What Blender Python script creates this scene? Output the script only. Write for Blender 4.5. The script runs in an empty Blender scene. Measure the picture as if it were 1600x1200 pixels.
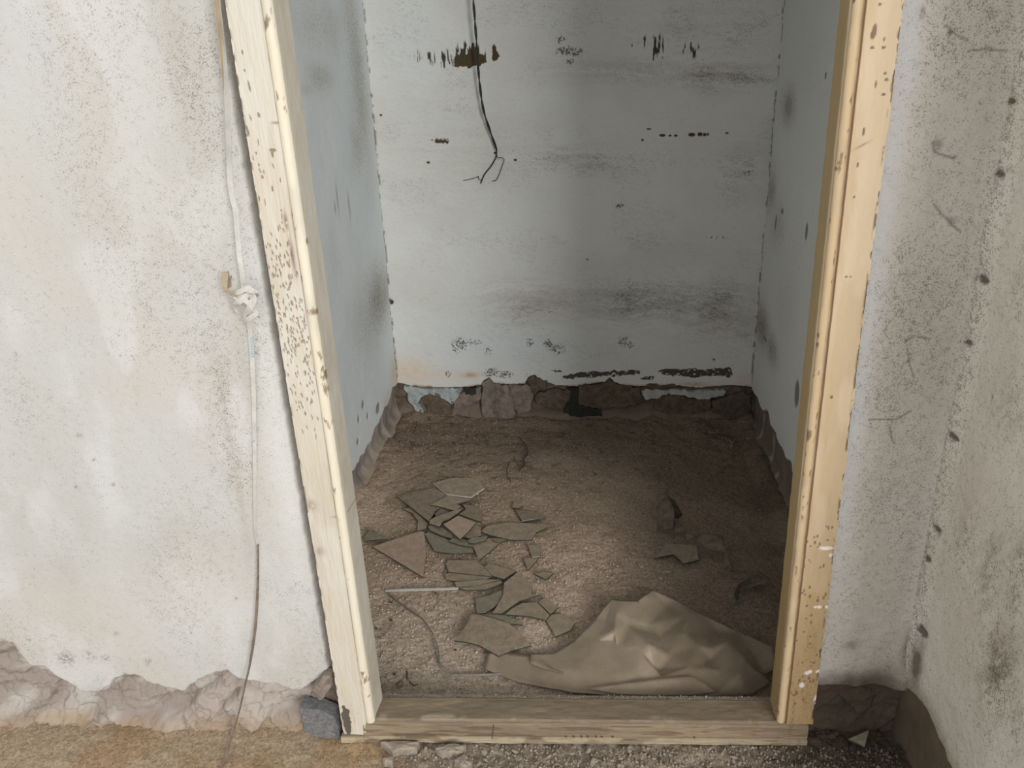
import bpy, bmesh, random
import numpy as np
from math import *
from mathutils import Vector, geometry, Matrix

S = bpy.context.scene
C = S.collection
random.seed(7)
rng = np.random.default_rng(11)

# ------------------------------------------------------------------ camera
F, PX, PY, PITCH, ROLL, H, CY = 1250.0, 930.0, 600.0, atan(500/1250), 0.008, 1.21, -1.17
_f = np.array([0, cos(PITCH), -sin(PITCH)])
_u0 = np.array([0, sin(PITCH), cos(PITCH)])
_r0 = np.array([1.0, 0, 0])
_r = cos(ROLL)*_r0 + sin(ROLL)*_u0
_u = -sin(ROLL)*_r0 + cos(ROLL)*_u0
POS = np.array([0, CY, H])
cam = bpy.data.cameras.new('camera')
cam.sensor_width = 36; cam.lens = F/1600*36
cam.shift_x = (800-PX)/1600; cam.shift_y = 0
cam.clip_start = 0.05
co = bpy.data.objects.new('camera', cam); C.objects.link(co)
m = Matrix.Identity(4)
for i in range(3):
    m[i][0] = _r[i]; m[i][1] = _u[i]; m[i][2] = -_f[i]; m[i][3] = POS[i]
co.matrix_world = m
S.camera = co

# ------------------------------------------------------------------ light
S.view_settings.view_transform = 'Standard'; S.view_settings.look = 'None'
S.view_settings.gamma = 1.0; S.view_settings.use_curve_mapping = False
S.view_settings.exposure = 0.30
w = bpy.data.worlds.new('world'); S.world = w; w.use_nodes = True
w.node_tree.nodes['Background'].inputs[0].default_value = (1.0, 0.995, 0.975, 1)
w.node_tree.nodes['Background'].inputs[1].default_value = 0.86
ld = bpy.data.lights.new('window_daylight', 'AREA'); ld.shape = 'RECTANGLE'
ld.size = 2.9; ld.size_y = 2.6; ld.energy = 440; ld.color = (1.0, 0.985, 0.955)
lo = bpy.data.objects.new('window_daylight', ld); C.objects.link(lo)
lo.location = (3.7, -7.4, 3.4)
lo.rotation_euler = (Vector((-0.25, 0.4, 0.55)) - Vector(lo.location)).to_track_quat('-Z', 'Y').to_euler()

# ------------------------------------------------------------------ measuring helpers (pixel of the photo -> point on a known plane)
def ray(x, y): return _f + _r*(x-PX)/F - _u*(y-PY)/F
def onZ(x, y, z=0.0):
    d = ray(x, y); return POS + d*(z-POS[2])/d[2]
def onY(x, y, Y):
    d = ray(x, y); return POS + d*(Y-POS[1])/d[1]
def onX(x, y, X):
    d = ray(x, y); return POS + d*(X-POS[0])/d[0]
def lin(r, g, b):
    f = lambda c: c/12.92 if c <= .04045 else ((c+.055)/1.055)**2.4
    return np.array([f(r/255), f(g/255), f(b/255)])

# ------------------------------------------------------------------ numpy noise
def _hash(ix, iy, seed):
    n = (ix.astype(np.int64)*374761393 + iy.astype(np.int64)*668265263 + seed*1442695041) & 0xffffffff
    n = ((n ^ (n >> 13))*1274126177) & 0xffffffff
    n = n ^ (n >> 16)
    return (n & 0xffff)/65535.0
def vnoise(x, y, seed=0):
    ix = np.floor(x); iy = np.floor(y); fx = x-ix; fy = y-iy
    fx = fx*fx*(3-2*fx); fy = fy*fy*(3-2*fy)
    a = _hash(ix, iy, seed); b = _hash(ix+1, iy, seed); c = _hash(ix, iy+1, seed); d = _hash(ix+1, iy+1, seed)
    return a+(b-a)*fx+(c-a)*fy+(a-b-c+d)*fx*fy
def fbm(x, y, seed=0, octaves=4):
    s = 0; amp = .5; t = 0
    for o in range(octaves):
        s = s+amp*vnoise(x*2**o, y*2**o, seed+o*17); t += amp; amp *= .5
    return s/t
def cells(x, y, seed=0):
    """facetted stone relief: F1 distance, cell value, F2-F1"""
    ix = np.floor(x); iy = np.floor(y)
    f1 = np.full(x.shape, 9.0); f2 = np.full(x.shape, 9.0); val = np.zeros(x.shape)
    for dx in (-1, 0, 1):
        for dy in (-1, 0, 1):
            cx = ix+dx; cy = iy+dy
            px = cx+_hash(cx, cy, seed); py = cy+_hash(cx, cy, seed+5)
            d = np.hypot(px-x, py-y); v = _hash(cx, cy, seed+9)
            n = d < f1
            f2 = np.where(n, f1, np.minimum(f2, d)); val = np.where(n, v, val); f1 = np.where(n, d, f1)
    return f1, val, f2-f1
def sstep(a, b, x):
    t = np.clip((x-a)/(b-a), 0, 1); return t*t*(3-2*t)
def mixc(col, c, m):
    return col*(1-m[..., None]) + np.asarray(c)*m[..., None]
def inpoly(U, V, P):
    r = np.zeros(U.shape, bool); n = len(P); j = n-1
    for i in range(n):
        xi, yi = P[i]; xj, yj = P[j]
        if yi != yj:
            r ^= ((yi > V) != (yj > V)) & (U < (xj-xi)*(V-yi)/(yj-yi)+xi)
        j = i
    return r.astype(float)

# ------------------------------------------------------------------ materials
def nt(name):
    mt = bpy.data.materials.new(name); mt.use_nodes = True
    n = mt.node_tree; b = n.nodes['Principled BSDF']
    return mt, n, b
def N(n, t, **kw):
    x = n.nodes.new(t)
    for k, v in kw.items(): setattr(x, k, v)
    return x
def L(n, a, b): n.links.new(a, b)
def noise(n, vec, scale, detail=4, rough=.6, stretch=None):
    if stretch:
        mp = N(n, 'ShaderNodeMapping'); mp.inputs['Scale'].default_value = stretch; L(n, vec, mp.inputs[0]); vec = mp.outputs[0]
    t = N(n, 'ShaderNodeTexNoise'); t.inputs['Scale'].default_value = scale; t.inputs['Detail'].default_value = detail
    t.inputs['Roughness'].default_value = rough; L(n, vec, t.inputs['Vector']); return t.outputs[0]
def ramp(n, fac, a, b, lo=0.0, hi=1.0):
    r = N(n, 'ShaderNodeMapRange', interpolation_type='SMOOTHSTEP'); L(n, fac, r.inputs[0])
    r.inputs[1].default_value = a; r.inputs[2].default_value = b; r.inputs[3].default_value = lo; r.inputs[4].default_value = hi
    return r.outputs[0]
def math_(n, op, a, b):
    x = N(n, 'ShaderNodeMath', operation=op)
    for i, v in enumerate((a, b)):
        if isinstance(v, (int, float)): x.inputs[i].default_value = v
        else: L(n, v, x.inputs[i])
    return x.outputs[0]
def mix(n, fac, a, b, blend='MIX'):
    x = N(n, 'ShaderNodeMix', data_type='RGBA', blend_type=blend)
    if isinstance(fac, (int, float)): x.inputs[0].default_value = fac
    else: L(n, fac, x.inputs[0])
    for i, v in ((6, a), (7, b)):
        if isinstance(v, (tuple, list, np.ndarray)): x.inputs[i].default_value = (*[float(q) for q in v[:3]], 1)
        else: L(n, v, x.inputs[i])
    return x.outputs[2]
def bump(n, b, h, strength, dist, prev=None):
    x = N(n, 'ShaderNodeBump'); x.inputs['Strength'].default_value = strength; x.inputs['Distance'].default_value = dist
    L(n, h, x.inputs['Height'])
    if prev: L(n, prev, x.inputs['Normal'])
    L(n, x.outputs[0], b.inputs['Normal']); return x.outputs[0]

def plaster_mat(name, stretch=(1, 1, 1), dark=(.07, .06, .045), speck=.30, pit=.5, grain=.0012):
    """lime-washed plaster: colour from the 'Col' attribute, dark mould specks as dense as 'mold' says, pits and trowel grain"""
    mt, n, b = nt(name)
    vec = N(n, 'ShaderNodeTexCoord').outputs['Object']
    col = N(n, 'ShaderNodeAttribute', attribute_name='Col').outputs['Color']
    mold = N(n, 'ShaderNodeAttribute', attribute_name='mold').outputs['Fac']
    big = noise(n, vec, 9, 5, .6)
    c1 = mix(n, ramp(n, big, .42, .7, 0, .4), col, (.97, .945, .90), 'MULTIPLY')
    fine = noise(n, vec, 430, 3, .75, stretch)
    mid = noise(n, vec, 120, 4, .65, stretch)
    f = math_(n, 'ADD', math_(n, 'MULTIPLY', fine, .68), math_(n, 'MULTIPLY', mid, .32))
    f = math_(n, 'ADD', f, math_(n, 'MULTIPLY', mold, .2))
    sp = ramp(n, f, .57, .70)
    amt = math_(n, 'MULTIPLY', sp, math_(n, 'ADD', math_(n, 'MULTIPLY', mold, .62), speck))
    c2 = mix(n, amt, c1, dark)
    L(n, c2, b.inputs['Base Color']); b.inputs['Roughness'].default_value = .88
    b.inputs['Specular IOR Level'].default_value = .2
    p = bump(n, b, f, -.55, grain)
    bump(n, b, noise(n, vec, 420, 2, .6), pit, .0008, p)
    return mt
def attr_mat(name, rough=.9, grain=.0015, scale=140, var=.5, spec=.2, fleck=None, strength=.8):
    """dusty earth, stone and wood: 'Col' attribute broken up by grain"""
    mt, n, b = nt(name)
    vec = N(n, 'ShaderNodeTexCoord').outputs['Object']
    col = N(n, 'ShaderNodeAttribute', attribute_name='Col').outputs['Color']
    a = noise(n, vec, scale, 5, .75); d = noise(n, vec, scale*3.3, 3, .7)
    f = math_(n, 'ADD', math_(n, 'MULTIPLY', a, .55), math_(n, 'MULTIPLY', d, .45))
    g = ramp(n, f, .3, .7, 1-var, 1+var)
    cc = N(n, 'ShaderNodeCombineColor'); [L(n, g, cc.inputs[i]) for i in range(3)]
    c = mix(n, 1.0, col, cc.outputs[0], 'MULTIPLY')
    if fleck:
        fl = ramp(n, noise(n, vec, scale*2.6, 2, .5), .66, .74)
        c = mix(n, math_(n, 'MULTIPLY', fl, fleck[1]), c, fleck[0])
    L(n, c, b.inputs['Base Color']); b.inputs['Roughness'].default_value = rough
    b.inputs['Specular IOR Level'].default_value = spec
    bump(n, b, f, strength, grain)
    return mt
def flat_mat(name, col, rough=.7, var=.25, scale=90, spec=.3, grain=.0006, dust=None):
    mt, n, b = nt(name)
    vec = N(n, 'ShaderNodeTexCoord').outputs['Object']
    a = noise(n, vec, scale, 5, .7)
    c = mix(n, ramp(n, a, .3, .7), np.array(col)*(1-var), np.array(col)*(1+var))
    if dust: c = mix(n, ramp(n, noise(n, vec, dust[1], 5, .7), dust[2], dust[3]), c, dust[0])
    L(n, c, b.inputs['Base Color']); b.inputs['Roughness'].default_value = rough
    b.inputs['Specular IOR Level'].default_value = spec
    bump(n, b, a, .5, grain)
    return mt
def wood_mat(name):
    mt, n, b = nt(name)
    vec = N(n, 'ShaderNodeTexCoord').outputs['Object']
    col = N(n, 'ShaderNodeAttribute', attribute_name='Col').outputs['Color']
    st = N(n, 'ShaderNodeAttribute', attribute_name='mold').outputs['Fac']
    a = noise(n, vec, 60, 5, .65, (1, 1, .12)); d = noise(n, vec, 150, 4, .7)
    c = mix(n, ramp(n, a, .35, .7, 0, .4), col, (.93, .84, .7), 'MULTIPLY')
    f = math_(n, 'ADD', math_(n, 'MULTIPLY', d, .6), math_(n, 'MULTIPLY', a, .4))
    f2 = math_(n, 'ADD', f, math_(n, 'MULTIPLY', st, .25))
    c = mix(n, math_(n, 'MULTIPLY', ramp(n, f2, .64, .78), math_(n, 'ADD', math_(n, 'MULTIPLY', st, .7), .12)), c, (.14, .085, .045))
    L(n, c, b.inputs['Base Color']); b.inputs['Roughness'].default_value = .6
    b.inputs['Specular IOR Level'].default_value = .25
    bump(n, b, f, -.35, .001)
    return mt

M_PL_OUT = plaster_mat('limewash_front', dark=(.15, .122, .09), speck=.45, pit=.7)
M_PL_RIGHT = plaster_mat('limewash_right', stretch=(1, .75, .75), dark=(.10, .085, .06), speck=.34, pit=.7)
M_PL_BACK = plaster_mat('limewash_back', stretch=(.5, 1, 1.25), dark=(.13, .12, .095), speck=.30, pit=.5, grain=.002)
M_PL_SIDE = plaster_mat('limewash_side', stretch=(1, 1, .9), dark=(.17, .15, .115), speck=.30, pit=.5, grain=.002)
M_FLOOR = attr_mat('dusty_earth', grain=.0028, scale=150, var=.62, fleck=((.42, .35, .28), .4), strength=.9)
M_GRIT = attr_mat('grit', grain=.0008, scale=300, var=.35)
M_STONE = attr_mat('broken_stone', grain=.0025, scale=90, var=.35)
M_WOOD = wood_mat('old_cream_paint')
M_CEIL = flat_mat('ceiling_limewash', (.62, .61, .58), .9, .1, 6)

# ------------------------------------------------------------------ mesh helpers
def link(o, parent=None):
    C.objects.link(o)
    if parent: o.parent = parent
    return o
def tag(o, label=None, cat=None, group=None, kind=None):
    if label: o['label'] = label
    if cat: o['category'] = cat
    if group: o['group'] = group
    if kind: o['kind'] = kind
    return o
def empty(name, loc=(0, 0, 0)):
    o = bpy.data.objects.new(name, None); o.location = loc; o.empty_display_size = .05; return link(o)
def mesh_obj(name, verts, faces, mats, parent=None, smooth=False, origin=None, fmat=None):
    verts = np.asarray(verts, float)
    if origin is None: origin = (0, 0, 0)
    me = bpy.data.meshes.new(name)
    me.from_pydata((verts-np.asarray(origin)).tolist(), [], faces)
    for mt in (mats if isinstance(mats, (list, tuple)) else [mats]): me.materials.append(mt)
    if smooth: me.polygons.foreach_set('use_smooth', [True]*len(me.polygons))
    if fmat is not None: me.polygons.foreach_set('material_index', fmat)
    me.update()
    o = bpy.data.objects.new(name, me); o.location = origin
    if parent: # children carry world coordinates; parent empties are unrotated
        q = parent; t_ = Vector((0, 0, 0))
        while q: t_ += q.location; q = q.parent
        o.location = Vector(origin)-t_
    return link(o, parent)
def set_attrs(me, attrs):
    for k, a in attrs.items():
        if a.ndim == 2:
            at = me.attributes.new(k, 'FLOAT_COLOR', 'POINT')
            d = np.ones((len(a), 4)); d[:, :3] = np.clip(a, 0, 1); at.data.foreach_set('color', d.ravel())
        else:
            at = me.attributes.new(k, 'FLOAT', 'POINT'); at.data.foreach_set('value', np.clip(a, 0, 1).ravel())
def axis(lo, hi, vlo, vhi, fine, coarse=.08):
    """sample positions: fine inside [vlo, vhi], coarse outside"""
    a = [np.linspace(vlo, vhi, int((vhi-vlo)/fine)+1)]
    if lo < vlo-1e-6: a.insert(0, np.linspace(lo, vlo, max(2, int((vlo-lo)/coarse)+1))[:-1])
    if hi > vhi+1e-6: a.append(np.linspace(vhi, hi, max(2, int((hi-vhi)/coarse)+1))[1:])
    return np.concatenate(a)
def slab(us, vs, fn, place, thick):
    """relief surface with real thickness; fn(U, V) -> (disp, Col, mold); place(U, V, D) -> points"""
    U, V = np.meshgrid(us, vs); nu, nv = len(us), len(vs)
    D, col, mold = fn(U, V)
    P = place(U, V, D).reshape(-1, 3)
    i = np.arange(nu*nv).reshape(nv, nu)
    q = np.stack([i[:-1, :-1], i[:-1, 1:], i[1:, 1:], i[1:, :-1]], -1).reshape(-1, 4)
    cu = np.array([us[0], us[-1], us[-1], us[0]]); cv = np.array([vs[0], vs[0], vs[-1], vs[-1]])
    B = place(cu, cv, np.full(4, -thick))
    n0 = nu*nv
    extra = [list(i[0, ::-1])+[n0, n0+1], list(i[:, -1][::-1])+[n0+1, n0+2], list(i[-1, :])+[n0+2, n0+3], list(i[:, 0])+[n0+3, n0],
             [n0+3, n0+2, n0+1, n0]]
    corner = col.reshape(-1, 3)[[0, nu-1, n0-1, n0-nu]]
    return dict(v=np.vstack([P, B]), q=q, extra=extra, col=np.vstack([col.reshape(-1, 3), corner]),
                mold=np.concatenate([mold.ravel(), np.zeros(4)]))
def slab_obj(name, slabs, mat, flip=False, parent=None):
    V = []; loops = []; tot = []; smooth = []; cols = []; mo = []; off = 0
    for s in slabs:
        q = s['q']+off
        if flip: q = q[:, ::-1]
        loops.append(q.ravel()); tot += [4]*len(q); smooth += [True]*len(q)
        for e in s['extra']:
            e = np.array(e)+off
            loops.append(e[::-1] if flip else e); tot.append(len(e)); smooth.append(False)
        V.append(s['v']); cols.append(s['col']); mo.append(s['mold']); off += len(s['v'])
    V = np.vstack(V); loops = np.concatenate(loops); tot = np.array(tot)
    me = bpy.data.meshes.new(name)
    me.vertices.add(len(V)); me.vertices.foreach_set('co', V.ravel())
    me.loops.add(len(loops)); me.loops.foreach_set('vertex_index', loops.astype(np.int32))
    me.polygons.add(len(tot)); me.polygons.foreach_set('loop_start', (np.cumsum(tot)-tot).astype(np.int32))
    me.polygons.foreach_set('use_smooth', np.array(smooth, bool))
    me.update(calc_edges=True); me.validate()
    set_attrs(me, {'Col': np.vstack(cols), 'mold': np.concatenate(mo)})
    me.materials.append(mat)
    o = bpy.data.objects.new(name, me); return link(o, parent)

class Plane:
    """a wall plane X = c or Y = c measured in (horizontal, height); stains are placed on it in metres"""
    def __init__(s, ax, c): s.ax, s.c = ax, c
    def uv(s, px, py):
        p = onY(px, py, s.c) if s.ax == 'Y' else onX(px, py, s.c)
        return (p[0], p[2]) if s.ax == 'Y' else (p[1], p[2])
    def blob(s, U, V, px, py, rx, ry):
        a = s.uv(px, py); b = s.uv(px+rx, py); c = s.uv(px, py+ry)
        eu = abs(b[0]-a[0]); ev = abs(c[1]-a[1])
        return np.exp(-((U-a[0])/eu)**2-((V-a[1])/ev)**2)
    def poly(s, pts): return [s.uv(*p) for p in pts]
    def line(s, pts):
        q = sorted(s.uv(*p) for p in pts); return np.array([a for a, _ in q]), np.array([b for _, b in q])

# colours (albedo)
WHITE = np.array([.515, .515, .505]); GREYW = np.array([.56, .545, .51])
BACKW = np.array([.69, .70, .675]); BLUE = np.array([.71, .755, .775])
MASON = np.array([.31, .265, .235]); PALE = np.array([.49, .46, .43])
DUST = np.array([.475, .365, .28]); DAMP_SHADE = np.array([.13, .095, .07]); OCHRE = np.array([.35, .245, .15])
OLIVE = np.array([.075, .055, .028])

XL, XR, YB, XO = -.71, .56, 1.495, .59     # inner left, inner right, inner back, outer right wall
YF = .03                                   # face of the doorway wall
FL, FR = -.487, .413                       # outer edges of the door frame

# ------------------------------------------------------------------ doorway wall
PF = Plane('Y', YF)
cr = lambda X, Y: (X*.35, 960+Y*.35)
peel_px = [cr(*p) for p in [(-600, 60), (-200, 90), (0, 112), (60, 135), (105, 200), (140, 238), (200, 238), (250, 275), (330, 325), (380, 352), (440, 350), (490, 320), (520, 285),
           (560, 268), (625, 280), (655, 305), (760, 335), (820, 350), (850, 318), (890, 295), (960, 262), (1010, 254), (1060, 288), (1180, 305), (1240, 318),
           (1310, 345), (1350, 335), (1420, 285), (1490, 275)]]
pu, pv = PF.line(peel_px)
def f_left(U, V):
    h = np.interp(U, pu, pv)+.010*(fbm(U*90, V*90, 3)-.5)
    ex = sstep(.002, -.002, V-h)                                  # plaster gone
    f1, cv, edge = cells(U*9+.8*fbm(U*20, V*20, 8), V*11, 4)
    g1, gv, ge = cells(U*28+fbm(U*40, V*40, 2), V*34, 21)
    rock = .020*(cv-.35)*sstep(0, .22, edge)+.012*(.5-f1)+.007*(gv-.5)*sstep(0, .15, ge)+.012*(fbm(U*45, V*45, 6)-.5)+.005*(np.abs(fbm(U*110, V*140, 16)-.5)-.12)*2
    rough = .0016*(fbm(U*14, V*9, 5)-.5)*2+.0007*(fbm(U*120, V*120, 7)-.5)
    D = rough*(1-ex)+ex*(-.022+1.45*rock)
    D = D+ex*.02*sstep(.05, .0, V)
    D = np.where(V < h, np.minimum(D, .006+.03*sstep(.06, 0, V)), D)
    # a rolled lip of plaster at the break
    col = np.broadcast_to(WHITE, U.shape+(3,)).copy()
    col = mixc(col, np.array([.465, .45, .415]), .65*sstep(.42, .68, fbm(U*9, V*5.5, 31, 6)))
    col = mixc(col, np.array([.53, .495, .44]), .4*sstep(.5, .7, fbm(U*7+7, V*4, 41, 5)))
    col = mixc(col, np.array([.60, .60, .60]), .55*sstep(.55, .7, fbm(U*12+2, V*6, 45, 5)))
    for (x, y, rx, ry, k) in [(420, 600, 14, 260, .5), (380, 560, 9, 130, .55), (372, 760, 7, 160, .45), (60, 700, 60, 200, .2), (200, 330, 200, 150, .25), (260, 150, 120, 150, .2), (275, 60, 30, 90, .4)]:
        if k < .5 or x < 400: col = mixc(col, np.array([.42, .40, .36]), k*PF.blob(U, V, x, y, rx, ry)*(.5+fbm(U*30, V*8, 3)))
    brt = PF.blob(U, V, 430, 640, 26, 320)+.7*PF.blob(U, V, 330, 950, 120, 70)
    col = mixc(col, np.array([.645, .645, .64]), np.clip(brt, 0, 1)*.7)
    for (x, y, r) in [(124, 681, 4), (146, 718, 3), (120, 762, 4), (177, 757, 3), (26, 554, 4), (47, 718, 2), (182, 990, 3), (104, 1030, 12), (140, 1025, 8), (165, 1028, 6), (232, 1034, 5), (370, 935, 3), (273, 711, 2), (164, 195, 2)]:
        col = mixc(col, (.33, .31, .29), np.clip(1.25*PF.blob(U, V, x, y, r*1.1, r*.9)*sstep(.4, .6, fbm(U*300, V*300, 9)), 0, 1))
    st = mixc(np.broadcast_to(MASON, U.shape+(3,)).copy(), PALE, .8*sstep(.35, .7, fbm(U*16, V*20, 12)))
    st = mixc(st, np.array([.40, .345, .31]), .6*sstep(.5, .6, cv))
    st = mixc(st, OCHRE*1.05, sstep(.035, .0, V+.05*(fbm(U*18, V*18, 4)-.5))*.6)
    st = mixc(st, np.array([.10, .085, .07]), .55*sstep(.07, .0, edge)*sstep(.4, .6, fbm(U*20, V*20, 77)))
    pale_band = sstep(.02, .006, h-V)*sstep(.45, .6, fbm(U*13, V*2, 55))
    st = mixc(st, np.array([.56, .545, .53]), pale_band)
    g = PF.blob(U, V, 515, 1090, 20, 45)
    st = mixc(st, np.array([.13, .10, .075]), np.clip(g*1.3, 0, .85))
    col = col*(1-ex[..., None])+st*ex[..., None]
    jamb_shade = sstep(.0125, .0065, -.4885-.0195*V/1.29-U+.006*(fbm(U*60, V*60, 71)-.5))  # jamb's shadow band on the wall, painted dark and recessed
    col = mixc(col, np.array([.24, .22, .195]), jamb_shade*.8)
    D = D-.020*jamb_shade*(1-ex)
    mold = np.clip(.14+.16*sstep(.45, .7, fbm(U*8, V*5, 61)), 0, 1)*(1-ex)
    for (x, y, rx, ry, k) in [(350, 640, 20, 150, .3), (300, 140, 40, 150, .25), (395, 480, 25, 220, .25)]:
        mold = mold+.6*k*PF.blob(U, V, x, y, rx, ry)*(1-ex)
    # the little lime nodules
    for (x, y, r) in [(291, 146, 3), (251, 163, 2.2), (219, 267, 3), (236, 278, 2.4), (267, 134, 2), (45, 105, 2.5)]:
        D = D+.003*PF.blob(U, V, x, y, r, r)
    return D, col, mold
def f_right(U, V):
    h = .115+.012*(fbm(U*30, V*10, 13)-.5)
    ex = sstep(.004, -.004, V-h)
    f1, cv, edge = cells(U*16, V*16, 14)
    D = .003*(fbm(U*22, V*22, 5)-.5)*2+.0016*(fbm(U*110, V*110, 7)-.5)-ex*(.012-.012*(cv-.5)-.01*(fbm(U*50, V*50, 2)-.5))
    lump = PF.blob(U, V, 1405, 1052, 20, 28)
    D = D+.014*lump-.012*PF.blob(U, V, 1428, 1010, 10, 22)
    D = D+.02*sstep(.03, 0, XO-U)*.4
    col = np.broadcast_to(np.array([.56, .53, .485]), U.shape+(3,)).copy()
    col = mixc(col, np.array([.485, .46, .415]), .6*sstep(.4, .65, fbm(U*9, V*4, 33)))
    lit_strip = sstep(.050, .012, U-FR+.012*(fbm(U*20, V*14, 8)-.5))*(1-.6*sstep(.5, .25, V))  # light falling past the side wall, painted as a paler strip
    col = mixc(col, np.array([.60, .60, .615]), lit_strip*.85)
    for (x, y, rx, ry, k) in [(1395, 1060, 40, 22, .7), (1424, 1005, 12, 24, 1.2), (1412, 1050, 10, 45, 1.4), (1340, 1065, 60, 14, .8), (1400, 1078, 60, 16, .9), (1330, 1010, 12, 8, .5), (1545, 430, 25, 200, .2)]:
        col = mixc(col, np.array([.12, .095, .07]), np.clip(k*PF.blob(U, V, x, y, rx, ry)*(.5+fbm(U*60, V*60, 3)), 0, 1))
    col = mixc(col, np.array([.34, .30, .26]), lump*.8)
    for (x, y, rx, ry, k) in [(1440, 20, 6, 10, .5), (1421, 37, 3, 2, .7), (1485, 50, 5, 8, .6), (1490, 245, 6, 3, .8), (1488, 345, 8, 6, .45), (1465, 225, 8, 10, .4), (1430, 98, 6, 5, .3)]:
        col = mixc(col, np.array([.15, .12, .1]), np.clip(k*1.5*PF.blob(U, V, x, y, rx, ry)*sstep(.35, .6, fbm(U*170, V*170, 3)), 0, 1))
    def crack(c, pts, wd, k):
        P = [PF.uv(*p) for p in pts]
        d = np.full(U.shape, 9.)
        for a, b in zip(P[:-1], P[1:]):
            ax, ay = a; bx, by = b; t = np.clip(((U-ax)*(bx-ax)+(V-ay)*(by-ay))/((bx-ax)**2+(by-ay)**2+1e-9), 0, 1)
            d = np.minimum(d, np.hypot(U-ax-t*(bx-ax), V-ay-t*(by-ay)))
        return mixc(c, np.array([.17, .15, .13]), k*sstep(wd, wd*.3, d+.0015*(fbm(U*200, V*200, 5)-.5)))
    for pts in [[(1478, 40), (1495, 55), (1512, 63)], [(1512, 80), (1540, 76), (1572, 80)], [(1457, 222), (1460, 238), (1478, 244), (1490, 247)], [(1458, 318), (1475, 338), (1488, 352), (1500, 362)],
                [(1358, 655), (1400, 655), (1422, 642)], [(1390, 665), (1393, 685), (1397, 693)], [(1415, 535), (1428, 525), (1455, 530)], [(1418, 545), (1422, 570), (1428, 590)], [(1535, 365), (1530, 385)]]:
        col = crack(col, pts, .0022, .75)
    col = mixc(col, DAMP_SHADE*.36, ex*.97)  # damp bare foot, painted darker still for the corner's shade
    col = mixc(col, DAMP_SHADE*.8, .6*sstep(.16, .11, V+.03*(fbm(U*40, V*40, 12)-.5)))  # damp stain and the corner's shade painted together above the foot
    cm = sstep(.03, .0, XO-U)
    dots = np.zeros(U.shape)
    for (x, y, r) in [(1588, 158, 8), (1568, 272, 9), (1560, 330, 7), (1557, 356, 7), (1543, 414, 5), (1538, 436, 11), (1525, 513, 6), (1519, 535, 7), (1509, 593, 6), (1506, 616, 6), (1493, 683, 9), (1487, 706, 4), (1487, 721, 5), (1478, 770, 8), (1466, 826, 10), (1455, 873, 8), (1451, 897, 6), (1440, 985, 12)]:
        dots = np.maximum(dots, PF.blob(U, V, x-7, y, r*.8, r*1.1))
    col = mixc(col, np.array([.10, .09, .075]), np.clip(sstep(.3, .7, dots+1.1*(fbm(U*120, V*120, 4)-.5)), 0, 1)*.92)
    col = mixc(col, np.array([.62, .61, .58]), cm*(1-ex)*.35*(1-dots))
    D = D-.006*dots
    mold = .36+.4*(fbm(U*12, V*8, 91)-.5)-.15*lit_strip
    mold = np.clip(mold, 0, 1)*(1-ex)
    return D, col, mold
def f_plain(U, V):
    return 0*U, np.broadcast_to(WHITE, U.shape+(3,)).copy(), np.zeros(U.shape)
plF = lambda U, V, D: np.stack([U, YF-D, V], -1)
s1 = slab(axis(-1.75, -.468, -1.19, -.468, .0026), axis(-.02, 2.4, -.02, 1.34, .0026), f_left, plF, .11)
s2 = slab(axis(FR, XO+.01, FR, XO+.01, .0022), axis(-.02, 2.4, -.02, 1.34, .0024), f_right, plF, .11)
s3 = slab(np.array([FL, FR]), np.array([2.03, 2.4]), f_plain, plF, .11)
o = slab_obj('wall_front', [s1, s2, s3], M_PL_OUT)
tag(o, 'pitted white limewashed wall around the doorway, broken bare along its foot', kind='structure')

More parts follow.
